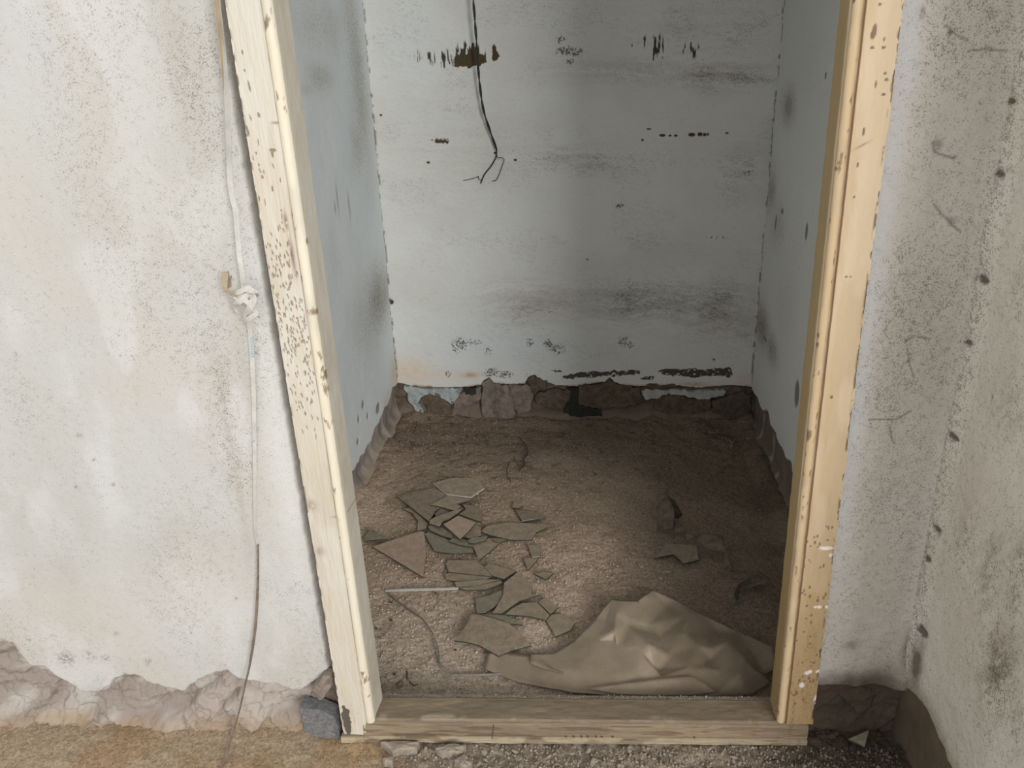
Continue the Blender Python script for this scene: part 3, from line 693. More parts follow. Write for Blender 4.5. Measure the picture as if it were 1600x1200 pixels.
# ------------------------------------------------------------------ door frame
CREAM = np.array([.575, .535, .455]); TAN = np.array([.66, .51, .31])
frame = empty('door_frame', (0, 0, 0))
tag(frame, 'old cream-painted wooden door frame with a worn sill across the doorway', 'door frame')
def sweep_z(name, prof, zs, colfn, parent, wob=.0008, closed=True):
    """vertical member: profile (x, y) points swept over zs; colfn(s, z, x, y) -> (Col, mold, cut)"""
    n = len(prof); P = np.array(prof); zz, ii = np.meshgrid(zs, np.arange(n), indexing='ij')
    X = P[ii, 0]; Y = P[ii, 1]
    col, mold, cut = colfn(X, Y, zz)
    nx = np.gradient(P[:, 1]); ny = -np.gradient(P[:, 0]); l = np.hypot(nx, ny)+1e-9
    k = (fbm(zz*40, ii*.35, 5)-.5)*2*wob-cut
    X = X+(nx/l)[ii]*k; Y = Y+(ny/l)[ii]*k
    V = np.stack([X, Y, zz], -1).reshape(-1, 3); m = len(zs); fs = []
    idx = np.arange(m*n).reshape(m, n); nxt = np.roll(idx, -1, 1)
    q = np.stack([idx[:-1], nxt[:-1], nxt[1:], idx[1:]], -1).reshape(-1, 4)
    fs = q.tolist()+[idx[0][::-1].tolist(), idx[-1].tolist()]
    o = mesh_obj(name, V, fs, M_WOOD, parent)
    set_attrs(o.data, {'Col': col.reshape(-1, 3), 'mold': mold.ravel()})
    return o
def seg(a, b, n): return [(a[0]+(b[0]-a[0])*i/n, a[1]+(b[1]-a[1])*i/n) for i in range(n)]
# left jamb: flat face then a reveal behind the bead
lean = lambda o, dx: None
PJ = Plane('Y', 0.0)
ticks = []
r_ = random.Random(5)
for _ in range(230):
    y = r_.triangular(330, 690, 500) if r_.random() < .85 else r_.uniform(150, 700)
    x0 = 351+.162*y
    x = x0+r_.uniform(6, 50)
    ticks.append((x, y, r_.uniform(.7, 1.15), r_.uniform(1.8, 4.6), r_.uniform(-.1, .7)))
for (x, y, rx, ry) in [(367, 73, 3, 3), (389, 82, 1.5, 3), (392, 110, 1.5, 1.5), (399, 135, 1.5, 7), (395, 205, 2, 7), (434, 235, 6, 2), (433, 240, 2, 6), (417, 277, 2, 2), (413, 180, 2, 3), (408, 240, 1.5, 1.5)]: ticks.append((x, y, rx, ry, .2))
tuv = [(*PJ.uv(x, y), rx/1060, ry/900, sk) for x, y, rx, ry, sk in ticks]
def col_left(X, Y, Z):
    col = np.broadcast_to(CREAM, X.shape+(3,)).copy()
    col = mixc(col, np.array([.61, .585, .525]), .7*sstep(.4, .65, fbm(X*20, Z*5, 3)))
    col = mixc(col, np.array([.51, .465, .38]), .5*sstep(.55, .7, fbm(X*40+3, Z*9, 6)))
    mold = np.full(X.shape, .06)+.35*sstep(.25, .0, Z)
    front = Y < .004
    d = np.zeros(X.shape)
    for (u, v, ru, rv, sk) in tuv:
        k = np.abs(Z[:, 0]-v) < rv*2.2
        if not k.any(): continue
        i = np.where(k)[0]; sl = slice(i[0], i[-1]+1)
        uu = X[sl]-u+sk*(Z[sl]-v)*.5
        d[sl] = np.maximum(d[sl], np.exp(-(uu/ru)**2-((Z[sl]-v)/rv)**2))
    d = sstep(.25, .6, d)*front
    col = mixc(col, np.array([.19, .135, .095]), d*.8)
    rust = PJ.blob(X, Z, 463, 400, 3.5, 32)+PJ.blob(X, Z, 453, 345, 3, 14)+.7*PJ.blob(X, Z, 485, 790, 8, 8)+.6*PJ.blob(X, Z, 498, 862, 7, 7)
    col = mixc(col, np.array([.22, .12, .10]), np.clip(rust, 0, 1)*front*.85*sstep(.3, .55, fbm(X*260, Z*120, 4)+.1))
    sc = PJ.blob(X, Z, 530, 808, 12, 1.6)+PJ.blob(X, Z, 440, 192, 7, 2)
    col = mixc(col, np.array([.2, .14, .1]), np.clip(sc, 0, 1)*.8)
    edge = sstep(.006, .001, X-FL)*front*sstep(.5, .6, fbm(Z*70, X*240, 14))
    col = mixc(col, np.array([.24, .19, .14]), edge*.9)
    foot = PJ.blob(X, Z, 533, 1118, 7, 20)+PJ.blob(X, Z, 536, 1140, 6, 14)
    foot = sstep(.5, .6, foot*.55+.75*fbm(X*170, Z*110, 8)-.18)*front*sstep(.1, .3, foot)
    col = mixc(col, np.array([.06, .05, .045]), foot*.9)
    cut = .0012*d+.0015*edge+.0012*foot
    return col, mold, cut
prof = seg((-.4845, .001), (-.440, 0), 44)+seg((-.440, 0), (-.4385, .0022), 2)+seg((-.4385, .0022), (-.4375, .006), 2)+seg((-.4375, .006), (-.423, .013), 3)+seg((-.423, .013), (-.4215, .062), 8)+seg((-.4215, .062), (-.4845, .062), 6)+seg((-.4845, .062), (-.4845, .001), 5)
def leanx(a, b):  # the members are not quite plumb: follow the measured edges
    return lambda z: a+(b-a)*z/1.29
def shear(o, d0, d1):
    v = np.empty(len(o.data.vertices)*3); o.data.vertices.foreach_get('co', v); v = v.reshape(-1, 3)
    v[:, 0] += d0+(d1-d0)*v[:, 2]/1.29; o.data.vertices.foreach_set('co', v.ravel()); o.data.update()
zsL = axis(.016, 2.035, .016, 1.33, .0016, .05)
jl = sweep_z('jamb', prof, zsL, col_left, frame)
shear(jl, .0085, -.0105)
def arc(cx, cy, r, a0, a1, n): return [(cx+r*cos(radians(a0+(a1-a0)*i/n)), cy+r*sin(radians(a0+(a1-a0)*i/n))) for i in range(n+1)]
def col_bead(base):
    def fn(X, Y, Z):
        col = np.broadcast_to(base, X.shape+(3,)).copy()
        col = mixc(col, base*.82, .6*sstep(.5, .7, fbm(X*30, Z*14, 9)))
        nick = sstep(.70, .76, fbm(Z*55, X*120, 19))
        col = mixc(col, np.array([.2, .13, .08]), nick*.8)
        return col, np.full(X.shape, .1)+.3*sstep(.3, 0, Z), .0012*nick
    return fn
# bead on the inner edge of each jamb: a sub-part
bl = sweep_z('moulding', arc(-.430, .0075, .0085, 200, 340, 10)+[(-.4222, .014), (-.4378, .014)], axis(.045, 2.0, .045, 1.33, .004, .05), col_bead(np.array([.71, .66, .55])), jl, .0005)
shear(bl, .0085, -.0105)
pri = random.Random(8)
rt_t = [(1384, 7, 2, 2), (1375, 48, 3, 10), (1372, 55, 3.5, 6), (1390, 62, 1.5, 3), (1371, 75, 3, 2), (1389, 74, 3, 2), (1391, 115, 2, 2), (1393, 125, 3, 2), (1388, 148, 3, 2), (1376, 132, 1.5, 5), (1356, 206, 1.5, 6), (1346, 258, 1.5, 4), (1340, 308, 1.5, 1.5), (1326, 433, 2, 1.5), (1301, 621, 2, 2.5), (1333, 433, 1, 1)]
for _ in range(60):
    y = pri.uniform(820, 1110); x = 1413-.1235*y; rt_t.append((x-pri.uniform(5, 50), y, pri.uniform(.8, 1.8), pri.uniform(.8, 3)))
def col_right(X, Y, Z):
    base = mixc(np.broadcast_to(np.array([.61, .49, .345]), X.shape+(3,)).copy(), np.array([.52, .40, .24]), sstep(.55, .1, Z))
    col = mixc(base, base*np.array([.82, .78, .70]), .6*sstep(.45, .65, fbm(X*25, Z*7, 3))[..., ])
    low = sstep(.80, .06, Z+.2*(fbm(X*20, Z*12, 4)-.5))
    col = mixc(col, np.array([.30, .205, .105]), low*.8)
    front = Y < .004
    d = np.zeros(X.shape)
    for (x, y, rx, ry) in rt_t: d = np.maximum(d, PJ.blob(X, Z, x, y, rx*1.2, ry*1.2))
    d = sstep(.3, .6, d)*front
    col = mixc(col, np.array([.17, .10, .07]), d*.85)
    sc = np.exp(-((Z-PJ.uv(1352, 228)[1]-.55*(X-PJ.uv(1352, 228)[0]))/.0016)**2)*PJ.blob(X, Z, 1352, 226, 14, 12)*front
    col = mixc(col, np.array([.3, .22, .16]), np.clip(sc, 0, 1))
    wh = np.zeros(X.shape)
    for (x, y, rx, ry) in [(1290, 857, 12, 3), (1297, 868, 4, 3), (1278, 949, 4, 2.5), (1290, 949, 4, 2.5), (1257, 1052, 4, 3), (1262, 1050, 4, 3), (1277, 1050, 6, 3), (1278, 1068, 3, 8), (1249, 1071, 4, 4), (1270, 1096, 3, 10), (1272, 949, 3, 2)]: wh = np.maximum(wh, PJ.blob(X, Z, x, y, rx, ry))
    col = mixc(col, np.array([.74, .70, .68]), sstep(.25, .6, wh*(.6+.8*fbm(X*200, Z*200, 7)))*front*.85)
    e = sstep(.006, .001, .4125-X)*front*sstep(.52, .62, fbm(Z*60, X*240, 18))
    col = mixc(col, np.array([.12, .09, .06]), e*.9)
    gr = sstep(.0013, .0004, np.abs(X-.3615))
    col = mixc(col, np.array([.25, .155, .09]), gr*.75)
    rev = (Y > .014)
    col = mixc(col, np.array([.33, .24, .11]), rev*.85)  # shadow on the reveal painted over the jamb's own colour
    cut = .0012*d+.0015*e+.0008*gr
    return col, np.full(X.shape, .05)+.55*low, cut
profR = seg((.344, .062), (.3445, .014), 8)+seg((.3445, .014), (.3475, .008), 2)+seg((.3475, .008), (.360, .006), 4)+seg((.360, .006), (.3610, .0045), 3)+seg((.3610, .0045), (.3622, .0), 3)+seg((.3622, .0), (.4125, .001), 36)+seg((.4125, .001), (.4125, .062), 5)+seg((.4125, .062), (.344, .062), 6)
jr = sweep_z('jamb', profR, axis(.050, 2.035, .050, 1.33, .0016, .05), col_right, frame)
shear(jr, .006, -.0075)
br = sweep_z('moulding', arc(.3525, .008, .0075, 200, 340, 9)+[(.359, .013), (.346, .013)], axis(.052, 2.0, .052, 1.33, .004, .05), col_bead(np.array([.55, .425, .27])), jr, .0005)
shear(br, .006, -.0075)
# sill: swept along x
def sweep_x(name, prof, xs, colfn, parent, wob=.0012):
    n = len(prof); P = np.array(prof); xx, ii = np.meshgrid(xs, np.arange(n), indexing='ij')
    Y = P[ii, 0]; Z = P[ii, 1]
    col, mold, cut = colfn(xx, Y, Z)
    ny = np.gradient(P[:, 1]); nz = -np.gradient(P[:, 0]); l = np.hypot(ny, nz)+1e-9
    k = (fbm(xx*30, ii*.35, 25)-.5)*2*wob+cut
    Y = Y+(ny/l)[ii]*k; Z = Z+(nz/l)[ii]*k
    V = np.stack([xx, Y, Z-.012*0*xx], -1).reshape(-1, 3); m = len(xs)
    idx = np.arange(m*n).reshape(m, n); nxt = np.roll(idx, -1, 1)
    q = np.stack([idx[:-1], idx[1:], nxt[1:], nxt[:-1]], -1).reshape(-1, 4)
    o = mesh_obj(name, V, q.tolist()+[idx[0].tolist(), idx[-1][::-1].tolist()], M_WOOD, parent)
    set_attrs(o.data, {'Col': col.reshape(-1, 3), 'mold': mold.ravel()}); return o
def col_sill(X, Y, Z):
    col = np.broadcast_to(np.array([.275, .22, .15]), X.shape+(3,)).copy()
    col = mixc(col, np.array([.20, .16, .115]), .8*sstep(.38, .62, fbm(X*9, Y*40+Z*30, 3)))
    top = (Z > .046)
    col = mixc(col, np.array([.21, .17, .125]), top*.8*sstep(-.3, .1, X))
    col = mixc(col, np.array([.27, .225, .18]), (Y > .0605)*.9)
    wear = sstep(.47, .64, fbm(X*14, Z*120+Y*40, 7))*(Y < .004)
    col = mixc(col, np.array([.13, .095, .06]), wear*.75)
    lip = (Z < .0125)*(Y < .002)
    col = mixc(col, np.array([.44, .375, .27]), lip*sstep(.32, .5, fbm(X*25, Z*60, 8))*.9)
    col = mixc(col, np.array([.50, .44, .34]), sstep(.012, .0, np.abs(Y-.012))*top*sstep(.5, .62, fbm(X*20, Y*20, 18))*.6)
    dirt = np.clip(.35*sstep(-.25, .1, X)+.8*sstep(.20, .40, X), 0, 1)
    col = mixc(col, np.array([.19, .14, .095]), dirt*.65)
    ck = sstep(.0012, .0005, np.abs(X-onY(770, 1137, 0)[0]-.12*(Z-.03)))*(Y < .003)*(Z > .012)
    pits = np.zeros(X.shape)
    for px in (884, 896, 908, 918, 931, 940, 957, 1085): pits = np.maximum(pits, np.exp(-((X-onY(px, 1146, 0)[0])/.003)**2-((Z-.0155)/.003)**2)*(Y < .004))
    d = np.clip(ck+sstep(.3, .6, pits), 0, 1)
    col = mixc(col, np.array([.09, .06, .04]), d*.9)
    return col, np.full(X.shape, .28)+.3*dirt, -.0015*d-.0012*wear
sp = seg((.075, .0), (.075, .046), 4)+seg((.075, .046), (.0625, .0465), 4)+seg((.0625, .0465), (.0615, .0495), 3)+seg((.061, .049), (.008, .050), 14)+seg((.008, .050), (.003, .047), 3)+seg((.003, .047), (.004, .042), 2)+seg((.004, .042), (.0, .039), 2)+seg((.0, .039), (-.001, .017), 10)+seg((-.001, .017), (.002, .0135), 2)+seg((.002, .0135), (-.004, .011), 2)+seg((-.004, .011), (-.004, .001), 5)+seg((-.004, .001), (.075, .0), 6)
sill = sweep_x('sill', sp, np.linspace(-.437, .411, 520), col_sill, frame)
lip = sweep_x('sill_lip', seg((.06, .0), (.06, .014), 2)+seg((.06, .014), (-.003, .0145), 6)+seg((-.003, .0145), (-.005, .011), 2)+seg((-.005, .011), (-.005, .0), 4)+seg((-.005, 0), (.06, 0), 4), np.linspace(-.480, -.436, 30), col_sill, frame)
head = box('head', (-.4845-.02, .001, 2.0), (.4125, .062, 2.035), M_WOOD, frame)
set_attrs(head.data, {'Col': np.tile(CREAM, (8, 1)), 'mold': np.zeros(8)})

# ------------------------------------------------------------------ ribbons and cables
def spline(P, n):
    P = np.asarray(P, float); t = np.concatenate([[0], np.cumsum(np.linalg.norm(np.diff(P, axis=0), axis=1))])
    out = []
    for s in np.linspace(0, t[-1], n):
        i = min(len(P)-2, max(0, np.searchsorted(t, s)-1)); a, b = P[i], P[i+1]
        h = t[i+1]-t[i]+1e-12; u = (s-t[i])/h
        m0 = (P[i+1]-P[i-1])/(t[i+1]-t[i-1]+1e-12) if i > 0 else (b-a)/h
        m1 = (P[i+2]-P[i])/(t[i+2]-t[i]+1e-12) if i+2 < len(P) else (b-a)/h
        out.append((2*u**3-3*u**2+1)*a+(u**3-2*u**2+u)*h*m0+(-2*u**3+3*u**2)*b+(u**3-u**2)*h*m1)
    return np.array(out)
def tube(name, P, r, mat, parent=None, n=8, origin=None, taper=None):
    P = np.asarray(P); m = len(P); T = np.gradient(P, axis=0); T /= np.linalg.norm(T, axis=1)[:, None]+1e-12
    ref = np.array([.3, .9, .1]); V = []
    for i in range(m):
        a = np.cross(T[i], ref); a /= np.linalg.norm(a)+1e-9; b = np.cross(T[i], a)
        rr = r*(taper[i] if taper is not None else 1)
        for k in range(n):
            V.append(P[i]+rr*(a*cos(2*pi*k/n)+b*sin(2*pi*k/n)))
    fs = [[i*n+k, i*n+(k+1) % n, (i+1)*n+(k+1) % n, (i+1)*n+k] for i in range(m-1) for k in range(n)]
    fs += [list(range(n))[::-1], [(m-1)*n+k for k in range(n)]]
    return mesh_obj(name, V, fs, mat, parent, True, origin)
def ribbon(name, P, ang, width, thick, mat, parent=None, face=(0, -1, 0), n=120, origin=None):
    """flat band along P; ang (degrees) turns the band about its run: 0 shows its face, 90 its edge"""
    P = np.asarray(P, float); t = np.linspace(0, 1, len(P)); Q = spline(P, n)
    A = np.radians(np.interp(np.linspace(0, 1, n), t, ang)); W = np.interp(np.linspace(0, 1, n), t, width) if np.ndim(width) else np.full(n, width)
    T = np.gradient(Q, axis=0); T /= np.linalg.norm(T, axis=1)[:, None]+1e-12; fc = np.asarray(face, float); V = []
    for i in range(n):
        s = np.cross(T[i], fc); s /= np.linalg.norm(s)+1e-9; nn = np.cross(s, T[i])
        d = s*cos(A[i])+nn*sin(A[i]); e = np.cross(T[i], d)
        for a, b in ((-1, -1), (1, -1), (1, 1), (-1, 1)): V.append(Q[i]+d*a*W[i]/2+e*b*thick/2)
    fs = [[i*4+k, i*4+(k+1) % 4, i*4+4+(k+1) % 4, i*4+4+k] for i in range(n-1) for k in range(4)]
    fs += [[3, 2, 1, 0], [(n-1)*4+k for k in range(4)]]
    return mesh_obj(name, V, fs, mat, parent, False, origin)
M_TAPE = flat_mat('strap_offwhite', (.52, .505, .47), .45, .12, 40, .4)
M_TAPE_TAN = flat_mat('strap_tan', (.40, .325, .23), .5, .15, 40, .4)
M_TAPE_DK = flat_mat('strap_brown', (.33, .26, .20), .6, .2, 60, .3)
M_PRINT = flat_mat('blue_ink', (.30, .47, .58), .6, .1, 40)
M_BLACK = flat_mat('black_flex', (.012, .012, .013), .45, .3, 60, .5)
M_COPPER = flat_mat('bare_wire', (.03, .025, .022), .5, .3, 80, .5)

strap = empty('packing_strap', tuple(onY(380, 470, .0)))
tag(strap, 'twisted off-white packing strap hanging knotted on the limewashed wall beside the jamb', 'strap')
wallp = lambda x, y, off=.014: onY(x, y, YF-off)
topz = onY(344, 0, YF-.02)
up = [topz+np.array([-.075, .0, .75]), topz+np.array([-.035, 0, .3]), wallp(333, -60, .03), wallp(345, 30, .03), wallp(351, 90, .028), wallp(354, 150, .026), wallp(357, 220, .024), wallp(358, 262, .02), wallp(361, 300, .018), wallp(368, 330, .018), wallp(370, 352, .018), wallp(374, 400, .02), wallp(379, 432, .02), wallp(381, 455, .02)]
ribbon('band', up, [80, 60, 65, 64, 70, 55, 45, 72, 88, 86, 62, 40, 20, 10], .0072, .0008, M_TAPE, strap, n=260)
up2 = [topz+np.array([-.090, .0, .75]), topz+np.array([-.048, 0, .3]), wallp(328, -60, .036), wallp(341, 30, .036), wallp(348, 95, .032), wallp(352, 140, .026)]
ribbon('band', up2, [50, 50, 50, 56, 70, 82], .010, .0008, M_TAPE_TAN, strap, n=120)
# knot: folded loops of the same band
kc = lambda X, Y, off: wallp(280+X*.2, 380+Y*.2, off)
for P, a, wd, mt, nn in [
    ([kc(520, 320, .02), kc(505, 350, .03), kc(560, 370, .036), kc(600, 385, .03), kc(590, 410, .022), kc(545, 400, .03), kc(480, 450, .036), kc(440, 478, .03), kc(450, 510, .02), kc(470, 540, .016)], [20, 30, 40, 10, 30, 15, 0, 30, 40, 60], .0085, M_TAPE, 90),
    ([kc(470, 545, .016), kc(440, 480, .022), kc(400, 420, .026), kc(425, 395, .03), kc(480, 375, .034), kc(540, 352, .034), kc(585, 375, .028), kc(560, 400, .026)], [30, 20, 40, 50, 30, 20, 10, 40], .008, M_TAPE, 90),
    ([kc(430, 440, .03), kc(490, 410, .032), kc(520, 450, .036), kc(560, 480, .034), kc(595, 545, .028), kc(560, 580, .03), kc(520, 598, .028), kc(515, 560, .026), kc(540, 530, .024)], [0, 25, 10, 15, 55, 20, 10, 40, 50], .008, M_TAPE, 90),
    ([kc(570, 400, .03), kc(580, 440, .034), kc(555, 500, .034), kc(530, 560, .026), kc(545, 605, .018)], [0, 5, 10, 20, 10], .010, M_TAPE, 60),
    ([kc(495, 470, .026), kc(440, 420, .030), kc(415, 400, .034), kc(395, 385, .036), kc(365, 370, .036), kc(355, 310, .036), kc(362, 230, .036)], [20, 30, 20, 30, 15, 5, 0], .009, M_TAPE_TAN, 70),
    ([kc(365, 228, .036), kc(372, 232, .030), kc(390, 300, .026), kc(392, 345, .024), kc(408, 255, .022)], [30, 80, 60, 70, 60], .007, M_TAPE_DK, 60)]:
    ribbon('knot_loop', P, a, wd, .0008, mt, strap, n=nn)
low = [kc(545, 600, .016), wallp(391, 520, .008), wallp(394, 560, .005), wallp(397, 640, .004), wallp(398, 740, .004), wallp(398, 810, .005), wallp(400, 835, .01), wallp(403, 850, .012)]
lb = ribbon('band', low, [5, 15, 8, 5, 25, 45, 60, 75], [.0075, .007, .007, .0065, .006, .006, .0055, .005], .0008, M_TAPE, strap, n=140)
low2 = [wallp(403, 850, .012), wallp(403, 910, .014), wallp(399, 980, .016), wallp(390, 1040, .022), wallp(383, 1070, .03), wallp(374, 1110, .036), wallp(362, 1150, .042), onZ(354, 1180, .006), onZ(345, 1202, .003), onZ(334, 1240, .003)]
ribbon('tail', low2, [75, 80, 60, 52, 60, 72, 76, 70, 70, 70], .0055, .0011, flat_mat('strap_dusty', (.22, .18, .145), .6, .3, 60), strap, n=140)
# small blue maker's print on the lower band (strokes too worn to read)
for (x, y, a, b) in [(394.2, 529, 3.4, 1.2), (394.3, 532.6, 3.6, 1.1), (394.5, 536, 3.4, 1.1), (394.6, 539.5, 3.6, 1.1), (394.8, 543, 3.2, 1.2), (395.0, 546.5, 3.6, 1.1), (395.1, 550, 3.0, 1.2), (395.5, 553.6, 3.2, 2.2), (396, 557.8, 3.0, 1.6), (398.2, 690, 2.2, 2.6)]:
    c_ = [wallp(x-1.2-a/2, y-b/2, .0105), wallp(x-1.2+a/2, y-b/2, .0105), wallp(x-1.2+a/2, y+b/2, .0105), wallp(x-1.2-a/2, y+b/2, .0105)]
    ex_ = [p+np.array([0, .0012, 0]) for p in c_]
    mesh_obj('print_mark', c_+ex_, [(3, 2, 1, 0), (4, 5, 6, 7), (0, 1, 5, 4), (1, 2, 6, 5), (2, 3, 7, 6), (3, 0, 4, 7)], M_PRINT, lb)

cable = empty('electric_cable', tuple(onY(745, 100, YB-.04)))
tag(cable, 'black twin flex dangling with split bare ends before the back wall', 'cable')
cp = lambda X, Y, off: onY(560+X*.25, Y*.25, YB-off)
top = cp(718, 0, .06)
run = [np.array([top[0]-.012, top[1]-.02, 2.40]), top+np.array([-.006, -.005, .4]), top, cp(726, 100, .058), cp(737, 250, .054), cp(746, 400, .049), cp(762, 560, .043), cp(782, 690, .036), cp(820, 810, .026), cp(865, 938, .015)]
Q = spline(run, 420)
s_ = np.concatenate([[0], np.cumsum(np.linalg.norm(np.diff(Q, axis=0), axis=1))])
for k in (0, 1):
    a = s_*2*pi/.11+k*pi
    D_ = np.stack([np.cos(a), np.sin(a), 0*a], -1)*.0021
    tube('strand', Q+D_, .0021, M_BLACK, cable, 8)
def br_(pts, n, r, nm, mt):
    return tube(nm, spline(pts, n), r, mt, cable, 7)
br_([cp(865, 936, .015), cp(864, 962, .014), cp(858, 988, .012), cp(828, 1040, .010), cp(795, 1080, .008), cp(776, 1115, .007), cp(765, 1146, .008)], 60, .0021, 'wire_end', M_BLACK)
br_([cp(865, 936, .015), cp(866, 972, .018), cp(872, 986, .020), cp(898, 986, .020), cp(911, 996, .020), cp(902, 1030, .018), cp(880, 1090, .014), cp(858, 1128, .010), cp(836, 1130, .008)], 80, .0012, 'wire_end', M_COPPER)
br_([cp(772, 1128, .007), cp(750, 1118, .006), cp(752, 1104, .006), cp(715, 1116, .005), cp(680, 1124, .0045), cp(655, 1128, .0045)], 50, .0011, 'wire_end', M_COPPER)

# ------------------------------------------------------------------ broken glass on the floor
def glass_mats():
    out = []
    for i, (c, d, lo) in enumerate([((.47, .345, .26), (.36, .27, .205), .45), ((.385, .305, .225), (.275, .22, .16), .42), ((.22, .21, .15), (.34, .28, .21), .55), ((.285, .215, .16), (.21, .165, .12), .45)]):
        mt, n, b = nt('dusty_glass_%s' % ['rose', 'brown', 'green', 'dark'][i])
        vec = N(n, 'ShaderNodeTexCoord').outputs['Object']
        a = noise(n, vec, 38, 6, .7); g = noise(n, vec, 300, 3, .7)
        cc = mix(n, ramp(n, a, lo-.1, lo+.2), c, d)
        cc = mix(n, ramp(n, g, .52, .7, 0, .45), cc, (.13, .105, .08))
        cc = mix(n, ramp(n, noise(n, vec, 90, 5, .7), .5, .7, 0, .5), cc, (.50, .40, .315))
        L(n, cc, b.inputs['Base Color']); L(n, ramp(n, a, .35, .65, .38, .75), b.inputs['Roughness']); b.inputs['Specular IOR Level'].default_value = .35
        bump(n, b, g, .25, .0005); out.append(mt)
    mt, n, b = nt('glass_edge'); b.inputs['Base Color'].default_value = (.055, .062, .045, 1); b.inputs['Roughness'].default_value = .25
    out.append(mt)
    mt, n, b = nt('glass_edge_pale'); b.inputs['Base Color'].default_value = (.55, .50, .44, 1); b.inputs['Roughness'].default_value = .4
    out.append(mt)
    return out
GM = glass_mats()
A_ = lambda X, Y: (550+X*.21875, 700+Y*.21875)
B_ = lambda X, Y: (560+X*.2125, 880+Y*.2125)
def shard(kf, pts, z, m_, label, tilt=(0, 0), pale=False, thick=.0036, group='broken glass shards on the floor'):
    px = [kf(*p) for p in pts]
    c0 = onZ(*np.mean(px, 0), z); P = []
    for p in px:
        q = onZ(*p, z)
        for _ in range(4): q = onZ(*p, z+tilt[0]*(q[0]-c0[0])+tilt[1]*(q[1]-c0[1]))
        P.append(q)
    ar = sum(P[i][0]*P[(i+1) % len(P)][1]-P[(i+1) % len(P)][0]*P[i][1] for i in range(len(P)))
    if ar < 0: P = P[::-1]
    n = len(P); c = np.mean(P, 0)
    b = .0005
    inn = []
    for i in range(n):
        e1 = P[i]-P[i-1]; e2 = P[(i+1) % n]-P[i]; e1 = e1/(np.linalg.norm(e1)+1e-9); e2 = e2/(np.linalg.norm(e2)+1e-9)
        nn = np.array([-(e1[1]+e2[1]), e1[0]+e2[0], 0]); nn /= np.linalg.norm(nn)+1e-9
        inn.append(P[i]+nn*b)
    V = inn+[p-np.array([0, 0, .0007]) for p in P]+[p-np.array([0, 0, thick]) for p in P]
    fs = [list(range(n))]; fm = [0]
    for i in range(n):
        j = (i+1) % n
        fs += [[n+i, n+j, j, i], [2*n+i, 2*n+j, n+j, n+i]]; fm += [1, 1]
    fs.append([2*n+i for i in range(n)][::-1]); fm.append(0)
    o = mesh_obj('glass_shard', V, fs, [GM[m_], GM[5 if pale else 4]], None, False, tuple(c), fm)
    tag(o, label, 'glass shard', group); return o
